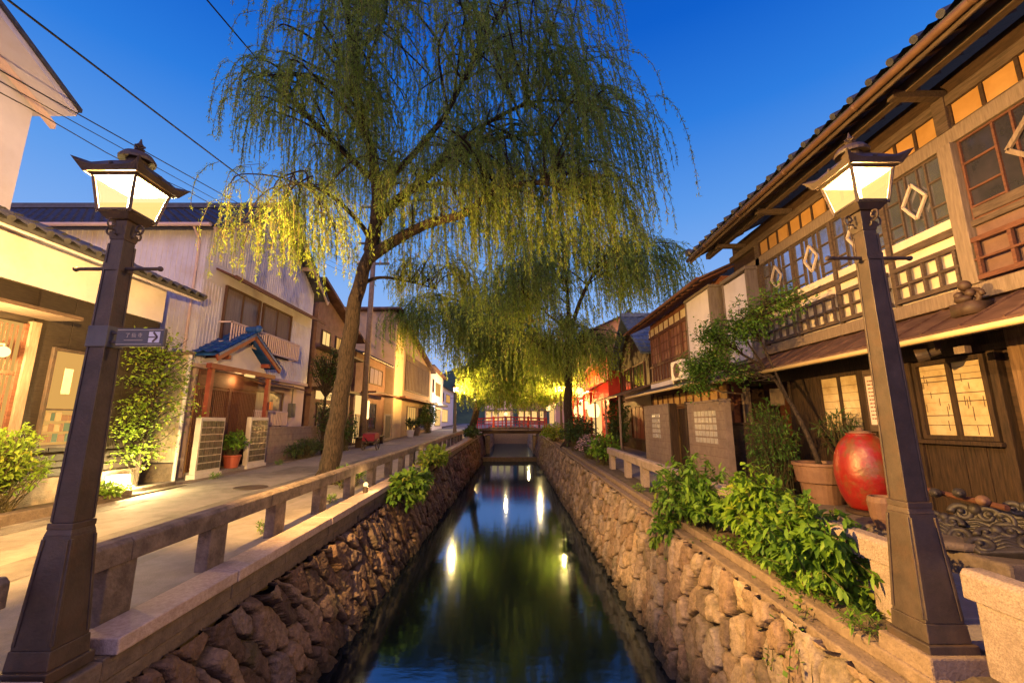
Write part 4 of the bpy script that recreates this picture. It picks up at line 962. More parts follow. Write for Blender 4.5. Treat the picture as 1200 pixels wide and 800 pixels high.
def ex_d(t):
    m = M(); m.box(-8.0, -7.2, 22.8, 27.6, 3.1, 3.2); m.build('canopy', WOODR, t)
    m = M(); m.box(-8.35, -8.31, 23.0, 24.6, .5, 3.0); m.build('lit_entrance', L_WARM, t); y = 23.0
    m = M()
    while y < 24.6: m.box(-8.305, -8.27, y, y+.06, .5, 1.9); y += .22
    m.box(-8.305, -8.25, 22.95, 24.65, 1.9, 2.0); m.build('entrance_lattice', WOODP, t)
    m = M(); m.lathe([(.07, 0), (.10, .1), (.08, .5), (.11, .9), (.06, 1.0)], (-8.0, 24.0, 1.75), 12); m.build('entrance_lamp', L_HOT, t, smooth=True)
    m = M(); m.box(-8.0, -7.5, 22.9, 27.4, .35, .80); m.build('low_wall', WOODP, t)
gablehouse('brown_rendered_house', 'brown rendered house with a grey tiled roof and glowing entrance beside the tall lattice house', 1, -8.36, 9, 22.8, 28.2, 5.3, 1.5, GREYW, TILE,
   [(25.2, 26.6, 1.1, 2.7, GLASSD, WOODD, 2, 2), (25.0, 27.5, 3.8, 4.8, GLASSC, WOODD, 3, 1)], ex_d, 'y')
point('entrance_light', (-7.7, 24.0, 2.4), 90, WARM, .1)
def ex_e(t):
    m = M(); m.box(-8.0, -7.2, 29.2, 42.2, 3.2, 3.32); m.build('canopy', WOODR, t)
    m = M(); y = 32.0
    while y < 41.5: m.box(-8.0, -7.93, y, y+.12, 4.0, 6.7); y += .5
    m.build('upper_lattice', WOODP, t)
    m = M(); m.box(-8.0, -7.9, 28.8, 31.0, .5, 9.0); m.build('stucco_pier', mat('cream_stucco', (.60, .47, .28), .85, (.68, .55, .36), 3), t)
gablehouse('tall_lattice_house', 'tall cream stucco house with an upper lattice lit yellow behind willow strands', 1, -8.0, 9, 28.8, 42, 6.4, 2.7, mat('tan_stucco', (.40, .29, .17), .85, (.48, .36, .23), 3), SHEET,
   [(32, 41, 3.9, 6.2, GLASSC, WOODD, 6, 2), (33, 36, .9, 2.8, L_WARM2, WOODD, 4, 1), (37, 40, .9, 2.8, GLASSD, WOODD, 4, 1)], ex_e, 'mono')
def ex_f(t):
    m = M(); m.box(-8.2, -7.4, 43.2, 50, 3.3, 3.5); m.build('canopy', TILE, t)
    m = M(); m.box(-8.0, -7.9, 44.0, 44.5, 1.5, 4.4); m.build('lit_sign', L_COOL, t)
gablehouse('white_shop_house', 'plain white shop house with dark canopy and lit upright sign far down the left bank', 1, -8.2, 9, 43.0, 51, 6.6, .5, PLASTER, SHEET,
   [(44.2, 45.0, 4.6, 6.0, GLASSD, IRON, 1, 1), (46, 49, 4.4, 5.8, L_WARM2, IRON, 3, 1), (46, 49.5, 1.2, 3.0, L_WARM, WOODD, 6, 1)], ex_f, 'mono')
gablehouse('pale_distant_house', 'pale distant house at the far end of the left road', 1, -9.5, 9, 56, 70, 6.4, 1.8, PLASTER, TILE,
   [(57, 60, 4.4, 5.6, GLASSD, IRON, 2, 1), (62, 66, 4.4, 5.6, L_WARM2, IRON, 3, 1), (58, 64, 1.6, 3.4, L_WARM, IRON, 4, 1)], None, 'y')

# ------------------------------------------------------------------ right bank beyond the boarded house
gablehouse('blue_roofed_house', 'dark house with a blue-grey tiled roof just beyond the boarded house', -1, 5.8, 8, 18.0, 23.0, 4.7, 1.9, WOODD, mat('slate_blue_tile', (.09, .13, .20), .45, (.15, .20, .30), 5),
   [(18.6, 20.4, 3.1, 4.2, GLASSD, WOODR, 3, 1), (20.8, 22.6, 3.1, 4.2, GLASSD, WOODR, 3, 1), (19.0, 21.0, .8, 2.3, mat('red_door', (.20, .04, .02), .6), WOODR, 3, 1)], None, 'x')
def canopy():
    t = thing('timber_canopy', 'dark timber canopy on thin posts along the lane before the blue roofed house', 'canopy', (4.6, 19.5, g(19)))
    m = M(); m.hexa([(4.15, 17.1, 2.55), (5.8, 17.1, 3.1), (5.8, 22.6, 3.1), (4.15, 22.6, 2.55), (4.15, 17.1, 2.6), (5.8, 17.1, 3.15), (5.8, 22.6, 3.15), (4.15, 22.6, 2.6)]); m.build('roof', SHEET, t)
    for y in (17.3, 19.9, 22.4): m = M(); m.tube([(4.3, y, g(y)), (4.3, y, 2.6)], .045, 8); m.build('post', WOODP, t)
canopy()
def eatery():
    def ex(t):
        m = M(); m.hexa([(4.2, 23.6, 3.2), (5.3, 23.6, 3.8), (5.3, 31, 3.8), (4.2, 31, 3.2), (4.2, 23.6, 3.28), (5.3, 23.6, 3.88), (5.3, 31, 3.88), (4.2, 31, 3.28)]); m.build('red_canopy', RED, t)
        for y in (23.8, 26.2, 28.6, 30.8): m = M(); m.tube([(4.35, y, g(y)), (4.35, y, 3.2)], .06, 8); m.build('post', RED, t)
        m = M(); y = 23.8
        while y < 30.8: m.box(4.32, 4.37, y, y+.06, g(y), 1.5); y += .25
        m.box(4.31, 4.38, 23.7, 30.9, 1.5, 1.57); m.build('red_rail', RED, t)
        m = M(); m.box(5.24, 5.28, 25.6, 28.6, .8, 2.9); m.build('lit_front', L_WARM, t)
    gablehouse('red_eatery', 'small red painted eatery glowing under its red canopy on the right bank', -1, 5.3, 6, 23.6, 31.5, 4.6, .6, RED, SHEET, [(29, 31, 1.0, 2.6, L_WARM2, RED, 3, 2)], ex, 'mono')
eatery()
point('eatery_light', (4.7, 25.0, 2.7), 130, (1, .42, .14), .1); point('eatery_light', (4.7, 29.0, 2.7), 150, (1, .45, .14), .1)
def lantern(loc, r, label, grp='lit paper lanterns of the red eatery'):
    t = thing('paper_lantern', label, 'lantern', loc, grp); x, y, z = loc
    m = M(); m.lathe([(r*.45, -r*1.15), (r*.8, -r*.9), (r, -r*.3), (r, r*.3), (r*.8, r*.9), (r*.45, r*1.15)], loc, 16); m.build('shade', L_HOT, t, smooth=True)
    m = M(); m.lathe([(r*.5, 0), (r*.5, .05)], (x, y, z+r*1.15), 12); m.lathe([(r*.5, -.05), (r*.5, 0)], (x, y, z-r*1.15), 12); m.tube([(x, y, z+r*1.2), (x, y, z+r*1.2+.4)], .012, 5); m.build('rim', IRON, t)
lantern((4.5, 23.9, 2.2), .34, 'large glowing paper lantern nearest the front end of the red eatery'); lantern((4.5, 26.6, 2.6), .22, 'small glowing paper lantern in the middle of the eatery canopy')
lantern((4.55, 29.6, 2.3), .34, 'glowing paper lantern at the far end of the red eatery'); lantern((4.35, 27.7, 3.45), .26, 'glowing paper lantern up at the eatery roof edge')
for i, y in enumerate((46.6, 48.2, 49.8, 51.4)): lantern((4.25, y, 3.15), .2, ['tiny lit paper lantern nearest the bridge on the white gabled house', 'second tiny lit lantern from the bridge on the white gabled house', 'third tiny lit lantern from the bridge on the white gabled house', 'last tiny lit lantern at the far end of the white gabled house'][i], grp='tiny lanterns along the white gabled house')
gablehouse('orange_lit_house', 'tall orange-lit rendered house wall behind the right far lamp', -1, 5.5, 7, 32, 42, 8.2, 1.6, LITW, SHEET,
   [(33.5, 35.5, 5.3, 6.8, L_WARM2, WOODD, 2, 1), (37, 40, 5.3, 6.8, GLASSC, WOODD, 3, 1), (33, 36, 1.6, 3.4, GLASSD, WOODD, 3, 1)], None, 'y')
gablehouse('white_gabled_house', 'white house with a checked black and white panel beyond the red bridge', -1, 4.6, 8, 46, 54, 6.6, 2.0, PLASTERP, TILE,
   [(47, 49, 4.5, 6, GLASSD, IRON, 2, 1), (47, 53, 1.4, 3.4, L_WARM, WOODD, 6, 1)],
   lambda t: [M().box(4.52, 4.56, 46.1, 48.2, 4.0, 6.4).build('white_panel', WHITE, t), (lambda m: ([m.box(4.50, 4.518, 46.1+i*.35, 46.45+i*.35, 4.0+j*.4, 4.4+j*.4) for i in range(6) for j in range(6) if (i+j) % 2], m.build('checks', INK, t)))(M())], 'x')
def backdrop_house(x0, x1, y, h, rise, label, wm_, lit):
    t = thing('distant_house', label, 'building', ((x0+x1)/2, y, g(y))); m = M(); xm = (x0+x1)/2
    m.box(x0, x1, y, y+7, g(y)-.2, h); m.build('wall', wm_, t)
    m = M(); tileroof(m, (x0-.5, y-.6, h-.05), (x1+.5, y-.6, h-.05), (x1+.5, y+3.5, h+rise), (x0-.5, y+3.5, h+rise), .35, .4); m.hexa([(x0-.5, y+3.4, h), (x1+.5, y+3.4, h), (x1+.5, y+7.4, h-.05), (x0-.5, y+7.4, h-.05), (x0-.5, y+3.5, h+rise), (x1+.5, y+3.5, h+rise), (x1+.5, y+7.4, h), (x0-.5, y+7.4, h)]); m.build('roof', TILE, t)
    m = M(); n = int((x1-x0)/1.1)
    for i in range(n): m.box(x0+.2+i*1.1, x0+1.0+i*1.1, y-.03, y+.02, 1.9, 3.4, 0)
    m.build('lit_window', L_WARM if lit else L_WARM2, t)
    m = M(); m.box(x0-.1, x1+.1, y-1.0, y, 3.55, 3.7); m.build('canopy', TILE, t)
    m = M()
    for i in range(n): m.box(x0+.3+i*1.1, x0+.95+i*1.1, y-.03, y+.02, 4.4, 5.4)
    m.build('window', GLASSD, t)
backdrop_house(-4.6, .2, 74, 6.8, 2.0, 'distant grey tiled house with lit ground floor closing the view left of centre', PLASTERP, True)
backdrop_house(.9, 5.8, 72, 6.4, 2.4, 'distant blue-grey roofed house with lit ground floor closing the view right of centre', GREYW, True)

# ------------------------------------------------------------------ red bridge
def bridge():
    t = thing('red_bridge', 'small arched footbridge with red railings across the canal', 'bridge', (0, 40, g(40))); X0, X1 = -3.3, 3.1; z = lambda x: 1.0+.16*(1-(x/3.2)**2)
    xs = np.linspace(X0, X1, 17); m = M()
    for a, b in zip(xs[:-1], xs[1:]): m.hexa([(a, 39.3, z(a)-.2), (b, 39.3, z(b)-.2), (b, 41.7, z(b)-.2), (a, 41.7, z(a)-.2), (a, 39.3, z(a)), (b, 39.3, z(b)), (b, 41.7, z(b)), (a, 41.7, z(a))])
    m.build('deck', DSTONE, t)
    for y in (39.5, 41.2): m = M(); m.box(X0, X1, y, y+.3, .58, .82); m.build('girder', WOODD, t)
    for y in (39.36, 41.62):
        m = M()
        for h, r in ((.88, .045), (.6, .028), (.35, .028)): m.tube([(x, y, z(x)+h) for x in xs], r, 8)
        for x in xs: m.tube([(x, y, z(x)), (x, y, z(x)+.9)], .024, 6)
        for x in xs[::4]: m.box(x-.055, x+.055, y-.055, y+.055, z(x)-.05, z(x)+1.0)
        m.build('railing', RED, t)
    for x in (-2.2, 2.1):
        m = M(); m.box(x-.2, x+.2, 39.6, 41.4, -1.6, .4); m.build('pier', DSTONE, t)
bridge()
point('bridge_light', (-.6, 43.5, 3.3), 300, WARM, .1); point('street_light', (-6.8, 46, 3.5), 260, (1, .8, .55), .1); point('street_light', (2.5, 66, 3.4), 350, WARM, .1)
t = thing('bollard_lamp', 'round glowing lamp on a short post at the far railing of the red bridge', 'lamp', (-.6, 41.2, 1.1))
m = M(); m.ball((-.6, 41.2, 2.35), .17); m.build('globe', L_HOT, t, smooth=True); m = M(); m.tube([(-.6, 41.2, 1.1), (-.6, 41.2, 2.2)], .05, 8); m.build('post', IRON, t)
m = M(); m.box(-60, 60, 58, 140, -1.6, g(58)+.02); tag(m.build('cross_road', DSTONE, loc=(0, 58, 1)), kind='structure')

# ------------------------------------------------------------------ willows
def lerp_path(pts, t):
    pts = [np.array(p, float) for p in pts]; k = t*(len(pts)-1); i = min(int(k), len(pts)-2); return pts[i]+(pts[i+1]-pts[i])*(k-i)
def smooth_path(pts, n):
    P = np.array(pts, float); out = []
    for i in range(len(P)-1):
        p0, p1, p2, p3 = P[max(i-1, 0)], P[i], P[i+1], P[min(i+2, len(P)-1)]
        for j in range(n):
            t = j/n; out.append(.5*((2*p1)+(-p0+p2)*t+(2*p0-5*p1+4*p2-p3)*t*t+(-p0+3*p1-3*p2+p3)*t**3))
    out.append(P[-1]); return out
def willow(label, trunk, r0, branches, lobes, strands, floor, leaf, seed, spacing=.042):
    global rng
    rng = np.random.default_rng(seed); rd = random.Random(seed)
    t = thing('willow_tree', label, 'tree', trunk[0])
    tp = smooth_path(trunk, 6); n = len(tp); m = M()
    tr = [r0*(1.35 if i == 0 else 1.12 if i == 1 else 1)*(1-.42*i/n) for i in range(n)]
    m.tube([(p[0]+.02*math.sin(i*1.7), p[1], p[2]) for i, p in enumerate(tp)], tr, 16)
    for a in range(5): 
        c, s_ = math.cos(a*1.3+.4), math.sin(a*1.3+.4); b = Vector(trunk[0]); m.tube([b+Vector((c*r0*.7, s_*r0*.7, .28)), b+Vector((c*r0*1.35, s_*r0*1.35, .08)), b+Vector((c*r0*2.0, s_*r0*2.0, -.06))], [r0*.32, r0*.26, r0*.12], 8)
    m.build('trunk', BARK, t, smooth=True)
    nodes = []
    for pts, ra, rb in branches:
        bp = smooth_path(pts, 5); k = len(bp); m = M(); m.tube(bp, [ra+(rb-ra)*i/(k-1) for i in range(k)], 9); m.build('branch', BARK, t, smooth=True)
        nodes += [(p, ra+(rb-ra)*i/(k-1)) for i, p in enumerate(bp) if i > 2]
    NP = np.array([q[0] for q in nodes])
    limb = M(); twig = M(); LP = []; LD = []
    for (c, r, ntw, nst, l0, l1, up) in lobes:
        c = np.array(c); r = np.array(r)
        for _ in range(ntw):
            while True:
                d = rng.normal(size=3); d /= np.linalg.norm(d)
                if d[2] > -up: break
            tgt = c+d*r*rng.uniform(.45, 1.0)
            dist = np.linalg.norm((NP-tgt)*[1, 1, 1.25], axis=1)+np.where(NP[:, 2] > tgt[2]+.3, 1.5, 0)
            j = rng.choice(np.argsort(dist)[:4]); p0 = NP[j]; L_ = np.linalg.norm(tgt-p0)
            mid = (p0+tgt)/2+np.array([0, 0, .16*L_])+rng.normal(0, .06*L_, 3)
            bp = smooth_path([p0, mid, tgt, tgt+(tgt-mid)*.25-np.array([0, 0, .15])], 4); k = len(bp)
            ra = min(nodes[j][1]*.6, .012+.011*L_); limb.tube(bp, [ra*(1-.8*i/(k-1))+.003 for i in range(k)], 5, cap=False)
            for _s in range(nst):
                u = rng.uniform(.3, 1.0); q = lerp_path(bp, u)+rng.normal(0, .16, 3)
                L2 = rng.uniform(l0, l1); fl = floor(q[0], q[1])
                L2 = min(L2, max(.35, q[2]-fl-rng.uniform(0, .7)))
                out = q-np.array([c[0], c[1], q[2]]); out /= (np.linalg.norm(out)+.3); ns = max(4, int(L2/.16)); 
                out = out*.55+rng.normal(0, .35, 3)*[1, 1, 0]; sw = rng.uniform(.0, .55); pts = [q]
                for i in range(ns):
                    f = i/ns; dv = out*(1-f)**2*1.1+np.array([sw*.35, 0, -(.25+f*1.6)]); dv /= np.linalg.norm(dv); pts.append(pts[-1]+dv*L2/ns)
                twig.tube(pts[::2] if len(pts) > 6 else pts, .0045 if seed == 1 else .006, 3, cap=False)
                A = np.array(pts); cnt = int(L2/spacing); uu = np.sort(rng.uniform(.05, 1, cnt))*ns; ii = np.minimum(uu.astype(int), ns-1); fr = (uu-ii)[:, None]
                base = A[ii]*(1-fr)+A[ii+1]*fr; tang = A[ii+1]-A[ii]; tang /= np.linalg.norm(tang, axis=1, keepdims=True)+1e-6
                sd = rng.normal(size=(cnt, 3)); LP.append(base); LD.append(tang*.75+nrm(sd)*.62+np.array([0, 0, -.15]))
    limb.build('crown_wood', BARK, t, smooth=True)
    twig.build('hanging_twigs', TWIG, t)
    P = np.concatenate(LP); D = np.concatenate(LD); k = len(P)
    if seed == 1:
        nr = P[:, 1] < 7.8; P = np.concatenate([P, P[nr]+rng.normal(0, .02, (nr.sum(), 3))]); D = np.concatenate([D, nrm(D[nr])+rng.normal(0, .5, (nr.sum(), 3))]); k = len(P)
    sz = np.clip((P[:, 1]-1.5)/8.0, .55, 1) if seed == 1 else np.ones(k)
    V, F = leafset(P, D, sz*rng.uniform(leaf[0]*.6, leaf[0]*1.3, k), sz*rng.uniform(leaf[1]*.7, leaf[1]*1.2, k), fold=False)
    npmesh('foliage', V, F, WILLOW, t)
    print('willow leaves', k)
    return t
W1B = [([(-3.5, 10, 5.55), (-2.91, 9.8, 5.86), (-2.03, 9.5, 6.18), (-1.08, 9.1, 6.26), (-.31, 8.8, 6.68), (.73, 8.4, 6.59), (1.55, 8, 5.9)], .15, .03),
       ([(-3.5, 10, 5.7), (-3.4, 10, 6.45), (-3.01, 10.1, 7.06), (-2.25, 10.3, 7.9), (-1.29, 10.6, 9.01), (0, 11, 9.62), (1.27, 11.4, 10.03)], .17, .03),
       ([(-3.5, 10, 5.7), (-3.44, 10, 6.08), (-3.31, 9.7, 6.91), (-3.37, 9.3, 7.91), (-3.6, 8.9, 8.75), (-3.75, 8.6, 9.98), (-3.91, 8.4, 11.3), (-4.2, 8.3, 12.4)], .18, .03),
       ([(-3.4, 10, 6.6), (-3.38, 10, 6.84), (-3.08, 9.8, 7.5), (-2.31, 9.5, 8.17), (-1.56, 9.2, 9.0), (-.94, 9, 10.25), (-.06, 8.8, 11.77)], .12, .03),
       ([(-3.55, 10, 5.6), (-3.47, 9.9, 5.85), (-3.54, 9.5, 6.1), (-3.75, 8.6, 6.25), (-3.75, 7.6, 6.0), (-3.65, 6.6, 5.5)], .085, .02),
       ([(-3.85, 10.1, 4.6), (-3.68, 10.4, 5.06), (-3.44, 11, 5.38), (-2.99, 12, 5.6), (-2.4, 13, 5.7)], .06, .02),
       ([(-3.4, 10, 6.4), (-3.1, 11, 7.75), (-2.18, 12.5, 9.04), (-1.21, 14, 9.6)], .11, .03),
       ([(-3.4, 9.6, 7.4), (-4.3, 9.3, 8.2), (-5.4, 9, 9.2), (-6.3, 8.6, 9.7)], .09, .025),
       ([(-2.25, 10.3, 7.9), (-1.6, 9.7, 8.3), (-.6, 9, 8.5), (.6, 8.4, 8.6), (1.9, 8.2, 8.3)], .07, .02)]
def fl1(x, y):
    if y < 7.2: return 3.55+.15*max(0, x+3.2) if x < -2.2 else 5.6
    if x < -3.4: return 6.3
    return 4.75+max(0, (9-y))*.12
willow('large weeping willow with a leaning trunk behind the left railing', [(-4.25, 10.3, g(10.3)), (-4.17, 10.3, 1.2), (-4.01, 10.2, 2.65), (-3.82, 10.1, 4.5), (-3.5, 10, 5.75)], .235, W1B,
   [((-1.85, 9.3, 9.3), (4.15, 4.2, 4.0), 120, 14, 1.0, 2.6, .25), ((.7, 9.0, 8.0), (2.1, 2.4, 2.2), 38, 14, 1.2, 3.0, .4), ((-1.0, 9.0, 6.9), (2.6, 2.0, .9), 30, 13, .9, 2.2, .5), ((1.2, 8.7, 6.5), (1.7, 1.5, .7), 22, 12, 1.0, 2.0, .5), ((-3.6, 6.4, 5.0), (.95, .9, .5), 15, 14, .6, 1.4, .6), ((-4.1, 8.2, 8.2), (1.5, 1.4, 1.7), 26, 14, .8, 1.9, .4), ((-2.6, 13, 6.2), (1.6, 1.6, .9), 22, 13, .8, 1.8, .5)], 0, fl1, (.105, .0205), 1, .0245)
willow('weeping willow on the right bank behind the far lamp and bushes', [(2.9, 22, g(22)), (2.84, 22, 2.2), (2.95, 22, 4.81), (3.04, 22, 6.17)], .25,
   [([(3.04, 22, 6.1), (3.5, 21.8, 7.6), (4.1, 21.5, 8.9), (5.1, 21, 10.4), (6.3, 20.5, 11)], .13, .03), ([(3.04, 22, 5.9), (2.5, 21.6, 6.5), (1.72, 21, 7.0), (.6, 20, 7.7)], .10, .02), ([(3.0, 22, 6.1), (2.95, 22, 8.9), (2.8, 22, 11.4)], .13, .03), ([(3.0, 22, 4.6), (2.5, 21.6, 5.0), (1.7, 21, 5.1), (1.0, 20.6, 5.5)], .06, .02)],
   [((3.2, 21.6, 9.9), (3.7, 3.2, 3.5), 84, 13, 1.4, 3.4, .35), ((-.2, 20.8, 8.6), (1.8, 1.6, 1.7), 22, 14, 1.6, 3.6, .4), ((6.9, 20.6, 9.8), (1.2, 1.2, 1.6), 22, 14, 1.4, 3.2, .4), ((3.0, 21.6, 5.8), (2.9, 2.6, 1.2), 50, 15, 1.2, 2.8, .6)], 0, lambda x, y: 2.9 if x < 4.4 else 5.2, (.17, .042), 2, .055)
willow('weeping willow leaning over the canal from the left bank before the red bridge', [(-3.05, 32, g(32)), (-2.6, 32, 2.48), (-1.95, 31.5, 4.95), (-1.39, 31, 7.74)], .27,
   [([(-1.39, 31, 7.7), (-.7, 30.6, 9.2), (0, 30, 10.38), (1.21, 29, 11.3)], .13, .03), ([(-1.39, 31, 7.7), (-2.3, 30.7, 9.3), (-3.15, 30.5, 10.2), (-5, 30, 10.4)], .12, .03), ([(-1.39, 31, 7.7), (-1.1, 31, 10), (-.97, 31, 12.4)], .12, .03), ([(-1.9, 31.4, 5.2), (-1.2, 31, 6.4), (-.2, 30.6, 7.2)], .07, .02)],
   [((-.9, 30.6, 8.6), (3.2, 3.0, 4.2), 75, 16, 1.8, 4.8, .35), ((-5.6, 29.5, 9.0), (2.8, 1.8, 1.8), 40, 16, 1.4, 3.6, .3), ((.7, 29.6, 6.6), (3.0, 2.4, 1.9), 66, 17, 2.6, 5.2, .5), ((-1.4, 28.8, 5.6), (2.2, 1.4, 1.0), 34, 15, 2.4, 4.0, .5)], 0, lambda x, y: 1.9 if x > -3 else 4.0, (.21, .055), 3, .075)
rng = np.random.default_rng(21)

# ------------------------------------------------------------------ bushes and small plants
def bush(name, label, cat, base, cen, rad, shoots, per, leaf, lm, group=None, droop=.35, stem=.008, fold=True, low=-.2, inner=.55, flowers=0, sm=None):
    t = thing(name, label, cat, base, group); c = np.array(cen, float); r = np.array(rad, float); b = np.array(base, float); m = M(); LP = []; LD = []; FP = []
    for _ in range(shoots):
        while True:
            d = rng.normal(size=3); d /= np.linalg.norm(d)
            if d[2] > low: break
        tip = c+d*r*rng.uniform(inner, 1.0); b0 = b+np.array([rng.normal(0, r[0]*.18), rng.normal(0, r[1]*.18), 0]); mid = (b0+tip)/2+np.array([0, 0, .12*r[2]])+rng.normal(0, .08, 3)*r
        pts = smooth_path([b0, mid, tip], 3); m.tube(pts, [stem*(1-.6*i/(len(pts)-1)) for i in range(len(pts))], 4, cap=False)
        u = rng.uniform(.45, 1.0, per); u[:3] = (1., .98, .95)[:len(u[:3])]
        base_ = np.array([lerp_path(pts, x) for x in u])+rng.normal(0, .02, (per, 3))*r; dd = rng.normal(size=(per, 3))*.75+d*.75+np.array([0, 0, -droop]); LP.append(base_); LD.append(dd)
        if flowers and rng.random() < flowers: FP.append(tip+d*.03)
    m.build('stems', sm or TWIG, t); P = np.concatenate(LP); D = np.concatenate(LD); k = len(P)
    V, F = leafset(P, D, rng.uniform(leaf[0]*.55, leaf[0]*1.25, k), rng.uniform(leaf[1]*.6, leaf[1]*1.2, k), fold)
    leafobj('leaves', V, F, lm, t)
    if FP:
        FP = np.repeat(np.array(FP), 14, 0); k = len(FP); D = rng.normal(size=(k, 3)); V, F = leafset(FP+nrm(D)*.03, D, rng.uniform(.03, .06, k), rng.uniform(.03, .05, k), False); leafobj('flowers', V, F, FLOW, t)
    return t
GB = 'green bushes along the right canal ledge'
bush('bush', 'leafy bush at the near end of the right ledge bushes, hanging over the kerb', 'bush', (2.86, 4.25, .06), (2.74, 4.2, .36), (.44, .66, .58), 170, 15, (.125, .05), LEAFB, GB, droop=.95, inner=.35)
bush('bush', 'tallest light green bush in the middle of the right ledge bushes', 'bush', (2.84, 5.05, .08), (2.78, 5.05, .50), (.40, .58, .68), 165, 14, (.13, .055), LEAFY and leafmat('light_bush_leaf', (.08, .21, .018), (.25, .42, .035), .4), GB, droop=.9, inner=.35)
bush('bush', 'broad darker bush farthest back in the row on the right ledge', 'bush', (2.80, 6.6, .1), (2.68, 6.7, .40), (.52, 1.05, .70), 250, 15, (.125, .052), LEAFB, GB, droop=.9, inner=.35)
bush('trailing_plant', 'small plant with pale leaves hanging down the right canal wall', 'plant', (2.5, 6.9, .02), (2.34, 7.0, -.08), (.2, .5, .32), 60, 10, (.13, .062), LEAFB, droop=.9, low=-.8)
def trailing(label, path, spread, n, leaf, lm, nm='creeping_plant'):
    t = thing(nm, label, 'plant', path[0]); m = M(); LP = []
    for k in range(n):
        o = rng.normal(0, 1, 3)*spread; e = rng.uniform(.35, 1); pts = [np.array(p)+o*(.3+.7*i/len(path)) for i, p in enumerate(path)]; pts = pts[:max(2, int(len(pts)*e+.5))]; sp = smooth_path(pts, 5); m.tube(sp, .003, 3, cap=False)
        u = rng.uniform(0, 1, 26); LP.append(np.array([lerp_path(sp, x) for x in u])+rng.normal(0, .018, (26, 3)))
    m.build('stems', TWIG, t); P = np.concatenate(LP); k = len(P); V, F = leafset(P, rng.normal(size=(k, 3))+np.array([-.5, 0, .3]), rng.uniform(leaf*.6, leaf*1.2, k), rng.uniform(leaf*.45, leaf*.8, k), False); leafobj('leaves', V, F, lm, t)
trailing('small-leaved ivy trailing over the right kerb ledge and down the stones', [(2.84, 4.55, .12), (2.66, 4.35, .09), (2.55, 4.2, .03), (2.40, 4.1, -.10), (2.27, 4.0, -.28), (2.2, 3.95, -.55)], np.array([.07, .30, .02]), 46, .055, LEAFB)
trailing('low creeping weeds under the right bushes on the concrete ledge', [(2.85, 3.75, .10), (2.72, 4.4, .10), (2.66, 5.0, .12), (2.62, 5.6, .10), (2.5, 6.0, .02)], np.array([.10, .25, .03]), 60, .055, LEAFB)
bush('flower_bush', 'low bush of pale pink flowers on the right ledge', 'flower bush', (2.85, 16, g(16)), (2.8, 16, .68), (.45, 1.1, .42), 150, 8, (.09, .05), LEAFD, flowers=.75)
bush('shrub', 'green shrub between the pink flowers and the far railing end on the right ledge', 'shrub', (2.9, 13.9, g(14)), (2.9, 13.9, .72), (.5, .75, .52), 110, 10, (.13, .07), LEAFB, 'shrubs farther along the right bank')
bush('shrub', 'large rounded dark shrub behind the pink flowers on the right ledge', 'shrub', (3.0, 19.5, g(19)), (3.0, 19.5, 1.05), (.85, 1.4, .85), 190, 10, (.15, .07), LEAFD, 'shrubs farther along the right bank')
bush('shrub', 'yellow-lit shrub under the far right lamp', 'shrub', (2.6, 26.5, g(26)), (2.5, 26.5, .95), (.8, 1.6, .6), 110, 9, (.18, .09), LEAFY, 'shrubs farther along the right bank')
bush('shrub', 'dark shrub at the foot of the leaning willow on the left bank', 'shrub', (-2.7, 29.5, g(29)), (-2.7, 29.5, .9), (.6, 1.6, .55), 90, 9, (.18, .09), LEAFD)
bush('hanging_bush', 'broad-leaved bush hanging over the left canal wall beyond the willow', 'bush', (-2.72, 10.4, .15), (-2.42, 10.8, .02), (.42, 1.5, .42), 150, 10, (.17, .09), leafmat('broad_leaf', (.05, .14, .02), (.16, .30, .04), .4), low=-.7)
bush('hanging_bush', 'yellow-lit bush on the left canal wall near the second footlight', 'bush', (-2.7, 14.5, .2), (-2.55, 14.6, .42), (.42, 1.9, .42), 150, 9, (.15, .07), LEAFY, low=-.5)
bush('grass_tuft', 'grassy weeds at the foot of the willow trunk by the railing', 'weeds', (-3.55, 9.7, g(9)), (-3.55, 9.7, g(9)+.22), (.35, .7, .22), 90, 6, (.16, .016), LEAFB, droop=-.4, fold=False)
bush('shrub', 'yellow-green lit shrub in the planter at the left edge', 'shrub', (-7.75, 6.55, .15), (-7.75, 6.5, .88), (.75, .75, .76), 230, 11, (.10, .042), LEAFY, droop=0, fold=True)
bush('low_plant', 'low leafy plants in the stone planter by the white lamp box', 'plant', (-7.4, 8.0, .2), (-7.4, 8.0, .32), (.22, .7, .16), 120, 9, (.09, .05), LEAFY)
for i, (x, y, lb) in enumerate(((-7.25, 10.9, 'small weed tuft in the gutter below the cream board fence'), (-7.3, 13.9, 'small weed tuft at the right end of the porch step'), (-3.3, 6.1, 'small weed tuft under the left railing near its third post'), (-3.25, 8.0, 'small weed tuft under the left railing just before the trunk'), (2.56, 3.4, 'small weed tuft on the right concrete ledge beside the lamp plinth'), (2.60, 9.2, 'small weed tuft on the right ledge below the railing'), (3.2, 2.2, 'small weed tuft on the inn lane at the bottom right corner'))):
    bush('weed_tuft', lb, 'weeds', (x, y, g(y)), (x, y, g(y)+.06), (.12, .2, .09), 22, 6, (.08, .014), LEAFB, 'weed tufts', droop=-.3, fold=False, stem=.002)
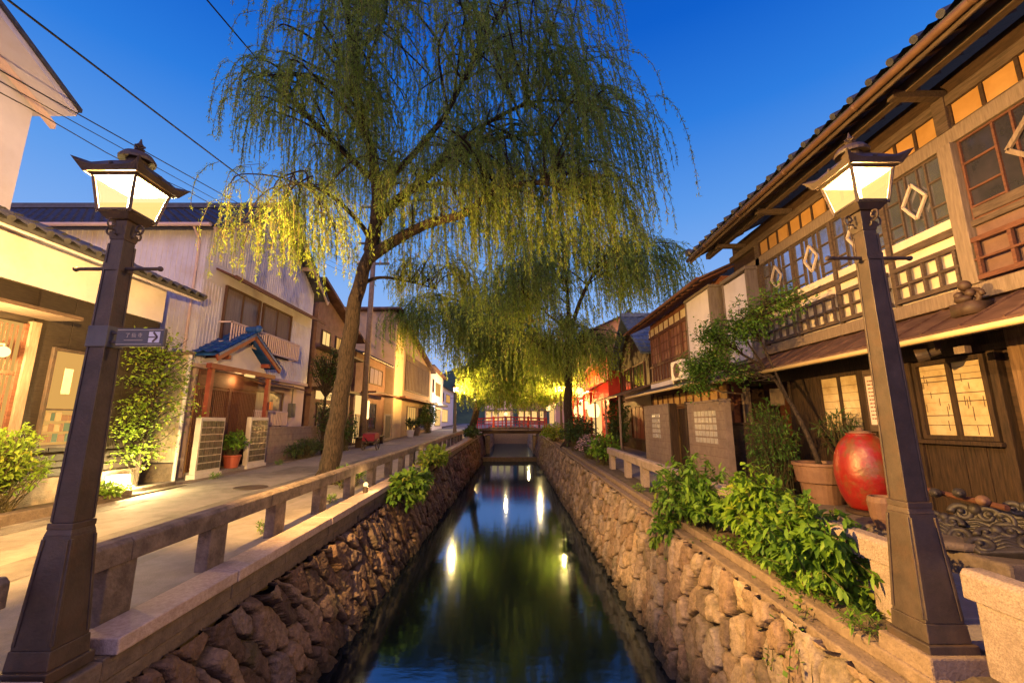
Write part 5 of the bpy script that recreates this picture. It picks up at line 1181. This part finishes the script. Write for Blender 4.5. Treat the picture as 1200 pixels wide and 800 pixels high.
def smalltree(name, label, trunk, r, lobes, leaf, lm, per=12, bark=None, droop=.1, limbs=(), sc_=.055):
    t = thing(name, label, 'tree', trunk[0]); tp = smooth_path(trunk, 5); m = M(); m.tube(tp, [r*(1-.5*i/len(tp)) for i in range(len(tp))], 8); m.build('trunk', bark or BARK, t, smooth=True)
    for l in limbs:
        lp = smooth_path(l, 5); m = M(); m.tube(lp, [r*.6*(1-.75*i/len(lp)) for i in range(len(lp))], 7); m.build('limb', bark or BARK, t, smooth=True); tp = tp+lp[3:]
    m = M(); LP = []; LD = []; TP = np.array(tp)
    for c, rr, n in lobes:
        c = np.array(c); rr = np.array(rr)
        for _ in range(n):
            d = rng.normal(size=3); d /= np.linalg.norm(d); tip = c+d*rr*rng.uniform(.35, 1)
            dist = np.linalg.norm(TP-tip, axis=1)+np.where(TP[:, 2] > tip[2], .8, 0); p0 = TP[np.argsort(dist)[rng.integers(0, 3)]]
            pts = smooth_path([p0, (p0+tip)/2+rng.normal(0, .06, 3)+[0, 0, .06], tip], 3); m.tube(pts, [r*.22*(1-.8*i/(len(pts)-1))+.002 for i in range(len(pts))], 4, cap=False)
            u = rng.uniform(.55, 1, per); LP.append(np.array([lerp_path(pts, x) for x in u])+rng.normal(0, sc_, (per, 3))); LD.append(rng.normal(size=(per, 3))*[1, 1, .45]+d*.5+[0, 0, -droop])
    m.build('branches', bark or BARK, t); P = np.concatenate(LP); D = np.concatenate(LD); k = len(P); V, F = leafset(P, D, rng.uniform(leaf[0]*.6, leaf[0]*1.2, k), rng.uniform(leaf[1]*.6, leaf[1]*1.2, k), leaf[0] > .07); leafobj('foliage', V, F, lm, t); return t
smalltree('maple_tree', 'slim young maple lit from below beside the dark boarded shop', [(-7.75, 9.2, .17), (-7.72, 9.2, 1.0), (-7.65, 9.2, 2.0), (-7.55, 9.2, 2.9)], .04,
  [((-7.8, 9.1, 1.0), (.75, .6, .10), 24), ((-7.75, 9.1, 1.45), (.95, .7, .12), 34), ((-7.6, 9.1, 1.95), (1.05, .75, .13), 40), ((-7.6, 9.1, 2.45), (1.05, .75, .13), 38), ((-7.65, 9.1, 2.9), (1.0, .7, .13), 34), ((-7.75, 9.1, 3.3), (.7, .6, .14), 22)], (.085, .05), LEAFY, 17, sc_=.11)
smalltree('round_tree', 'small round-crowned evergreen tree by the block wall of the white house', [(-7.55, 17.6, .3), (-7.6, 17.5, 1.6), (-7.5, 17.4, 3.0)], .08, [((-7.4, 17.3, 3.9), (.9, .9, .85), 150), ((-7.5, 17.4, 1.9), (.6, .7, .7), 50)], (.10, .05), LEAFD, 16)
bush('shrub', 'dark low shrub along the foot of the block wall', 'shrub', (-7.5, 16.0, g(16)), (-7.5, 16.2, .62), (.35, 1.7, .42), 190, 9, (.10, .03), LEAFD)
bush('shrub', 'tall dark shrub at the far end of the block wall', 'shrub', (-7.4, 19.2, g(19)), (-7.4, 19.2, 1.2), (.6, .8, .95), 130, 10, (.13, .06), LEAFD)
t = thing('potted_shrub', 'potted green shrub in front of the porch lattice door', 'potted plant', (-7.75, 12.25, .33))
m = M(); m.lathe([(.16, 0), (.21, .28), (.23, .3), (.23, .34), (.2, .34)], (-7.75, 12.25, .33), 16); m.build('pot', mat('red_clay', (.35, .08, .04), .7), t)
q = bush('leafage', None, None, (-7.75, 12.25, .6), (-7.75, 12.25, 1.0), (.4, .4, .42), 70, 10, (.09, .05), LEAFB)
for ch in kids(q): ch.parent = t; ch.location = ORG[q]-ORG[t]
bpy.data.objects.remove(q)
t = thing('planter_kerb', 'low stone planter edging along the front of the dark boarded shop', 'planter', (-7.3, 8, .12))
for i, (a, b) in enumerate(((5.0, 6.2), (6.21, 7.3), (7.31, 8.6), (8.61, 9.9))): m = M(); x = -6.95-.16*i; m.box(x-.2, x, a, b, .05, .27+random.uniform(-.02, .03)); m.build('kerb_stone', DSTONE, t, bevel=.02)
m = M(); m.box(-9.0, -7.2, 5, 9.9, .03, .20); m.build('soil', EARTH, t)
t = thing('ground_light', 'glowing white box lamp on the ground under the young maple', 'lamp', (-7.78, 8.75, .2))
m = M(); m.box(-7.95, -7.62, 8.72, 8.84, .24, .52); m.build('light_box', L_WHITE, t, bevel=.01); m = M(); m.box(-7.97, -7.60, 8.85, 8.89, .2, .54); m.build('back', WHITE, t)
point('maple_light', (-7.40, 8.70, .5), 330, (1, .72, .30), .06)

# ------------------------------------------------------------------ things before the inn
m = M(); m.prism([(4.30, 4.0), (5.45, 4.0), (5.45, 7.4), (4.42, 7.4), (4.36, 6.2), (4.26, 5.2)], 'z', .0, .34)
tag(m.build('stone_plinth', DSTONE, loc=(4.8, 5.5, 0), bevel=.03), 'low rough stone plinth along the inn front carrying the red jar', 'plinth')
def jar():
    c = (4.86, 6.12, .40); t = thing('red_jar', 'huge glossy vermilion jar with a narrow shoulder before the inn', 'jar', c)
    m = M(); pr = [(.20, 0), (.24, .03), (.30, .16), (.345, .34), (.355, .50), (.335, .66), (.295, .80), (.24, .90), (.19, .955), (.165, .985), (.172, 1.0), (.15, 1.005), (.14, .96)]
    sp = smooth_path([(a, 0, b) for a, b in pr], 6); m.lathe([(p[0]*(1+.002*math.sin(p[2]*47)), p[2]) for p in sp], c, 40); m.build('body', VERM, t, smooth=True)
    m = M(); m.lathe([(.26, -.06), (.28, -.05), (.28, -.01), (.22, 0)], c, 28); m.build('stand', WOODD, t)
    m = M(); m.lathe([(.13, .96), (.13, 1.02), (.10, 1.035), (.04, 1.04), (.035, 1.08), (.01, 1.085)], c, 16); m.build('stopper', TERRA, t, smooth=True)
jar()
t = thing('large_planter', 'wide brown pottery planter holding the thin leaning tree', 'planter', (4.86, 7.0, .34))
m = M(); m.lathe([(.27, 0), (.30, .28), (.31, .30)], (4.86, 7.0, .34), 28); m.build('lower_bowl', TERRA, t, smooth=False)
m = M(); m.lathe([(.34, .0), (.37, .24), (.39, .25), (.39, .29), (.35, .29), (.34, .25)], (4.86, 7.0, .645), 28); m.build('upper_bowl', TERRA, t)
smalltree('thin_tree', 'thin leaning tree with airy green foliage growing from the brown planter', [(4.85, 7.0, .9), (4.82, 7.15, 1.35), (4.8, 7.5, 1.95), (4.75, 7.95, 2.5), (4.5, 8.35, 2.9)], .042,
  [((4.2, 8.6, 3.25), (.5, .8, .30), 55), ((4.1, 9.3, 2.85), (.45, .7, .28), 55), ((4.3, 7.7, 3.35), (.5, .7, .28), 50), ((4.4, 6.8, 3.5), (.35, .6, .16), 26), ((4.0, 9.3, 2.35), (.35, .6, .22), 34), ((4.1, 8.3, 2.6), (.35, .5, .2), 26)], (.08, .034), LEAFF, 34,
  limbs=[[(4.5, 8.35, 2.9), (4.3, 8.7, 3.2), (4.15, 9.2, 3.25)], [(4.75, 7.95, 2.5), (4.4, 8.6, 2.6), (4.1, 9.4, 2.6)], [(4.8, 7.5, 1.95), (4.6, 7.6, 2.7), (4.35, 7.5, 3.3), (4.3, 7.0, 3.5)], [(4.75, 7.95, 2.5), (4.5, 8.0, 3.0), (4.3, 8.0, 3.4)]], sc_=.10)
bush('nandina_shrub', 'feathery green nandina shrub in front of the slatted fence', 'shrub', (4.75, 7.9, .15), (4.68, 7.95, 1.28), (.36, .62, .72), 200, 12, (.085, .026), LEAFF, droop=.15, low=-.6, fold=True, stem=.007)
bush('palm_plant', 'dark fan-leaved plant behind the brown planter', 'plant', (5.2, 6.95, .9), (5.1, 6.85, 1.5), (.3, .32, .3), 40, 8, (.16, .02), LEAFD, fold=False)
t = thing('clay_pot', 'small dark clay pot between the red jar and the lamp post', 'pot', (4.3, 5.3, .34))
m = M(); m.lathe([(.10, 0), (.15, .12), (.165, .3), (.15, .36), (.13, .36), (.13, .3)], (4.36, 5.28, .34), 20); m.build('pot', TERRA, t, smooth=False)
def ornament(loc, rz, label, s=1.0, tilt=(0, 0)):
    t = thing('ornamental_tile', label, 'roof ornament', loc, 'old black roof ornaments stacked before the inn'); o = Vector(loc); m = M()
    m.prism([(-.26, 0), (.26, 0), (.30, .10), (.18, .22), (.08, .34), (-.08, .34), (-.18, .22), (-.30, .10)], 'y', -.07, .07); m.v = [tuple(o+Vector(v)) for v in m.v]; m.build('slab', BLACKT, t, bevel=.02)
    for sx in (-1, 1):
        for cx, cz, r0_ in ((.19, .10, .12), (.09, .26, .09)):
            pts = []
            for k in range(30): f = k/29; a = f*7.2; r = r0_*(1-.78*f); pts.append(o+Vector((sx*(cx+r*math.cos(a)), -.05-.02*f, cz+r*math.sin(a))))
            m = M(); m.tube(pts, [.040*(1-.5*k/29) for k in range(30)], 8); m.ball(pts[-1]+Vector((0, -.015, 0)), .028); m.build('scroll', BLACKT, t, smooth=True)
    m = M()
    for k in range(4): m.tube([o+Vector((-.12+.0*k, -.052, .05+.045*k)), o+Vector((0, -.075, .085+.045*k)), o+Vector((.12, -.052, .05+.045*k))], .016, 7)
    m.ball(o+Vector((0, -.06, .31)), .06); m.build('relief', BLACKT, t, smooth=True)
    t.rotation_euler = (tilt[0], tilt[1], rz); t.scale = (s, s, s); return t
ornament((4.72, 4.62, .36), R(-55), 'large scrolled black roof ornament standing upright in the stack', 1.0, (R(-18), 0))
ornament((4.45, 4.78, .35), R(-70), 'black scrolled roof ornament leaning at the left of the stack beside the lamp', .8, (R(-40), R(8)))
ornament((4.55, 4.18, .35), R(-35), 'dark scrolled roof ornament lying low at the right of the stack', .85, (R(-55), R(-10)))
ornament((4.95, 4.35, .5), R(-60), 'black scrolled roof ornament at the back of the stack against the boards', .8, (R(-10), 0))
for i, (p, lb) in enumerate((((4.62, 4.90, .80), 'round grey tile end disc resting left on the wooden pole'), ((4.60, 4.62, .84), 'round grey tile end disc resting in the middle of the wooden pole'), ((4.62, 4.42, .80), 'round ochre tile end disc resting right on the wooden pole'))):
    m = M(); m.ball(p, .055, sq=(1, 1, .9)); m.ball((p[0]-.03, p[1]-.03, p[2]), .03); tag(m.build('tile_disc', TERRA if i == 2 else BLACKT, loc=p, smooth=True), lb, 'tile disc', 'tile discs on the pole')
m = M(); m.tube([(4.74, 5.15, .80), (4.66, 4.25, .76)], .028, 10)
tag(m.build('wooden_pole', WOODR, loc=(4.7, 4.7, .78)), 'thin reddish wooden pole laid across the black roof ornaments', 'pole')
for i, (x, y, w_, lb) in enumerate(((4.45, 4.55, .34, 'flat brown stone at the front of the roof ornaments'), (4.62, 3.75, .4, 'flat dark stone nearest the right picture edge'))):
    m = M(); k = 9; poly = [(x+w_*math.cos(6.283*j/k)*random.uniform(.75, 1.1), y+w_*.8*math.sin(6.283*j/k)*random.uniform(.75, 1.1)) for j in range(k)]; m.prism(poly, 'z', .04 if y < 4 else .345, .17 if y < 4 else .42); tag(m.build('flat_stone', DSTONE, loc=(x, y, .1), bevel=.03), lb, 'stone')
def paving():
    t = thing('paving_slab', 'row of pale grey flagstones on the inn lane at the right edge', 'paving', (3.6, 2.5, g(2.5))); t['kind'] = 'structure'
    for i, (x0, x1) in enumerate(((3.06, 4.0), (4.008, 4.9), (4.908, 5.6))):
        y = -1.0
        while y < 4.0: y1 = y+random.uniform(.7, 1.1); m = M(); m.box(x0, x1, y, y1-.01, .03, g(y)+.055); m.build('flagstone', PAVE, t, bevel=.006); y = y1
paving()

# ------------------------------------------------------------------ left street things
def handcart():
    x, y = -6.3, 19.6; z = g(y); t = thing('handcart', 'small two-wheeled cart under a red cover parked on the left road', 'cart', (x, y, z))
    m = M(); m.box(x-.32, x+.32, y-.5, y+.5, z+.42, z+.50); m.bar((x, y-.5, z+.46), (x, y-1.1, z+.7), .04, .04); m.build('bed', WOODD, t)
    m = M(); m.prism([(-.5, .5), (.5, .5), (.45, .86), (.1, .95), (-.4, .88)], 'x', x-.33, x+.33); m.v = [(a, b+y, c+z) for a, b, c in m.v]; m.build('red_cover', mat('red_cloth', (.20, .018, .028), .85), t, bevel=.04)
    for s in (-1, 1):
        m = M(); m.tube([(x+s*.38+.0, y+.3*math.cos(a*.3927), z+.31+.3*math.sin(a*.3927)) for a in range(17)], .03, 6, cap=False)
        for a in range(6): m.bar((x+s*.38, y, z+.31), (x+s*.38, y+.3*math.cos(a*1.047), z+.31+.3*math.sin(a*1.047)), .015, .015)
        m.build('wheel', IRON, t)
handcart()
for o_ in [o for o in bpy.data.objects if o.name == 'handcart']: o_.scale = (.82, .82, .82)
t = thing('street_bench', 'low plain wooden bench in front of the glowing entrance', 'bench', (-7.2, 22.0, g(22)))
m = M(); m.box(-7.45, -7.0, 20.6, 24.2, g(22)+.42, g(22)+.48); m.build('seat', WOODD, t, bevel=.01)
for y in (20.8, 22.4, 24.0): m = M(); m.box(-7.4, -7.05, y-.04, y+.04, g(22)-.05, g(22)+.42); m.build('leg', WOODD, t)
t = thing('sign_board', 'upright framed dark signboard beside the brown rendered house', 'sign', (-7.3, 25.5, g(25)))
m = M(); m.box(-7.34, -7.28, 25.0, 26.2, g(25)+.1, g(25)+1.6); m.build('frame', WOODP, t); m = M(); m.box(-7.278, -7.27, 25.1, 26.1, g(25)+.25, g(25)+1.5); m.build('panel', WOODD, t)
for i, (y, h, lb) in enumerate(((31, .5, 'white plant pot in front of the tall lattice house'), (33, .6, 'grey plant pot farther along the tall lattice house'))):
    t = thing('plant_pot', lb, 'plant pot', (-7.2, y, g(y)), 'plant pots along the left road'); m = M(); m.lathe([(.2, 0), (.3, h), (.26, h)], (-7.2, y, g(y)), 14); m.build('pot', [WHITE, CONC][i], t)
    q = bush('leafage', None, None, (-7.2, y, g(y)+h), (-7.2, y, g(y)+h+.45), (.4, .4, .4), 40, 8, (.16, .08), LEAFD)
    for ch in kids(q): ch.parent = t; ch.location = ORG[q]-ORG[t]
    bpy.data.objects.remove(q)
bush('shrub', 'dark climbing shrub against the tall lattice house near the lit white sign', 'shrub', (-7.3, 38, g(38)), (-7.4, 38.5, 2.0), (.7, 2.6, 1.5), 170, 9, (.22, .11), LEAFD)
bush('climbing_plant', 'dark creeper covering the posts before the red eatery', 'climber', (4.9, 20.6, .3), (4.9, 20.4, 1.7), (.5, 1.9, 1.2), 200, 10, (.14, .07), LEAFD, low=-1)
for x, y, lb in ((-2.86, 8.75, 'small glowing footlight on the coping near the willow trunk'), (-2.86, 14.4, 'small glowing footlight on the coping beside the yellow-lit bush')):
    z = g(y)+.06; t = thing('footlight', lb, 'footlight', (x, y, z), 'footlights on the left coping')
    m = M(); m.lathe([(.05, 0), (.05, .10), (.03, .12)], (x, y, z), 12); m.build('housing', IRON, t); m = M(); m.ball((x+.0, y, z+.15), .045); m.build('lens', L_HOT, t, smooth=True); point('foot_light', (x+.1, y+.12, z+.22), 14, WARM, .03)

ASPH2 = mat('asphalt_patch', (.12, .11, .10), .85, (.21, .195, .175), 4, bump=.6, bscale=110, dirt=(.085, .08, .07), dscale=1.4)
def patch(x0, x1, y0, y1, lb):
    m = M(); n = 8; V = [(x+random.uniform(-.02, .02), y, 0) for y in np.linspace(y0, y1, n) for x in (x0, x1)]
    def rz(x, y): return g(y)+np.interp(x, [-8.3, -6.5, -4.6, -3.92], [.0, .02, .012, .0])+.005
    m.add([(x, y, rz(x, y)) for x, y, _ in V], [(2*i, 2*i+1, 2*i+3, 2*i+2) for i in range(n-1)]); o = m.build('road_patch', ASPH2, loc=(x0, y0, g(y0))); tag(o, lb, None, None, 'structure')
patch(-5.25, -4.7, 3.2, 16.5, 'long narrow darker trench patch in the left road'); patch(-7.0, -6.55, 2.5, 8.2, 'darker patch in the left road before the shop'); patch(-6.5, -5.3, 12.0, 13.4, 'square darker patch in the left road')
m = M(); m.lathe([(.33, 0), (.33, .012), (.30, .014), (.295, .010)], (-5.6, 9.6, g(9.6)+.016), 28)
tag(m.build('manhole_cover', IRON, loc=(-5.6, 9.6, g(9.6))), 'round iron manhole cover in the left road', 'manhole cover')
t = thing('drain_channel', 'concrete drain channel with slotted covers along the house side of the left road', 'drain', (-7.0, 9, g(9))); t['kind'] = 'structure'
y = 10.1
while y < 30: m = M(); m.hexa([(-7.72, y, g(y)-.02), (-7.38, y, g(y)-.02), (-7.38, y+.59, g(y+.59)-.02), (-7.72, y+.59, g(y+.59)-.02), (-7.72, y, g(y)+.022), (-7.38, y, g(y)+.022), (-7.38, y+.59, g(y+.59)+.022), (-7.72, y+.59, g(y+.59)+.022)]); m.build('drain_cover', CONC, t, bevel=.006); y += .6

# ------------------------------------------------------------------ pole and wires
def utility_pole():
    x, y = -7.7, 22.55; t = thing('utility_pole', 'tall grey utility pole with a transformer mostly behind the willow trunk', 'utility pole', (x, y, g(y)))
    m = M(); m.tube([(x, y, g(y)), (x, y, 14.6)], [.17, .11], 12); m.build('pole', CONC, t, smooth=True)
    m = M(); m.lathe([(.2, 0), (.28, .06), (.28, .9), (.2, .98)], (x+.1, y-.42, 12.3), 16); m.build('transformer', IRONB, t)
    for z in (10.2, 11.4, 13.6): m = M(); m.box(x-.9, x+.9, y-.06, y+.06, z-.05, z+.05); m.build('crossarm', IRONB, t)
    m = M()
    for z in (10.25, 11.45, 13.65):
        for d in (-.8, -.4, .4, .8): m.lathe([(.04, 0), (.06, .06), (.03, .14)], (x+d, y, z), 8)
    m.build('insulators', WHITE, t)
utility_pole()
def wire(name, a, b, r, label, sag=.12, wig=0):
    a, b = Vector(a), Vector(b); pts = []
    for i in range(41):
        f = i/40; p = a.lerp(b, f); p.z -= sag*4*f*(1-f)
        if wig: p.z += wig*math.sin(f*43)*(.6+.4*math.sin(f*17)); p.x += wig*math.cos(f*37)
        pts.append(p)
    m = M(); m.tube(pts, r, 5); tag(m.build(name, BLACK, loc=a, smooth=True), label, 'wire', 'overhead wires on the left')
def wline(p, q, k0, **kw):
    p, q = Vector(p), Vector(q); wire('overhead_wire', p+(p-q)*k0, q, **kw)
wline((-5.55, 4, 6.23), (-8.55, 22.5, 10.25), .5, r=.015, label='thickest overhead wire crossing the sky above the left lamp')
wline((-6.92, 5, 6.33), (-8.5, 22.5, 9.95), .5, r=.010, label='upper thin overhead wire passing just behind the left lamp top')
wline((-6.92, 5, 6.18), (-8.5, 22.5, 9.55), .5, r=.007, label='lower thin overhead wire passing behind the left lamp top')
wline((-6.92, 5, 6.0), (-8.5, 22.5, 9.3), .5, r=.008, label='wavy telephone cable strung below the thin overhead wires', wig=.035)
wline((-5.02, 6, 8.5), (-7.3, 22.5, 13.7), .5, r=.014, label='overhead wire going up behind the willow crown')
wire('overhead_wire', (5.6, 17, 5.9), (9.5, 40, 11.5), .014, 'short overhead wire at the eave of the boarded house', .2)
print('objects', len(bpy.data.objects))
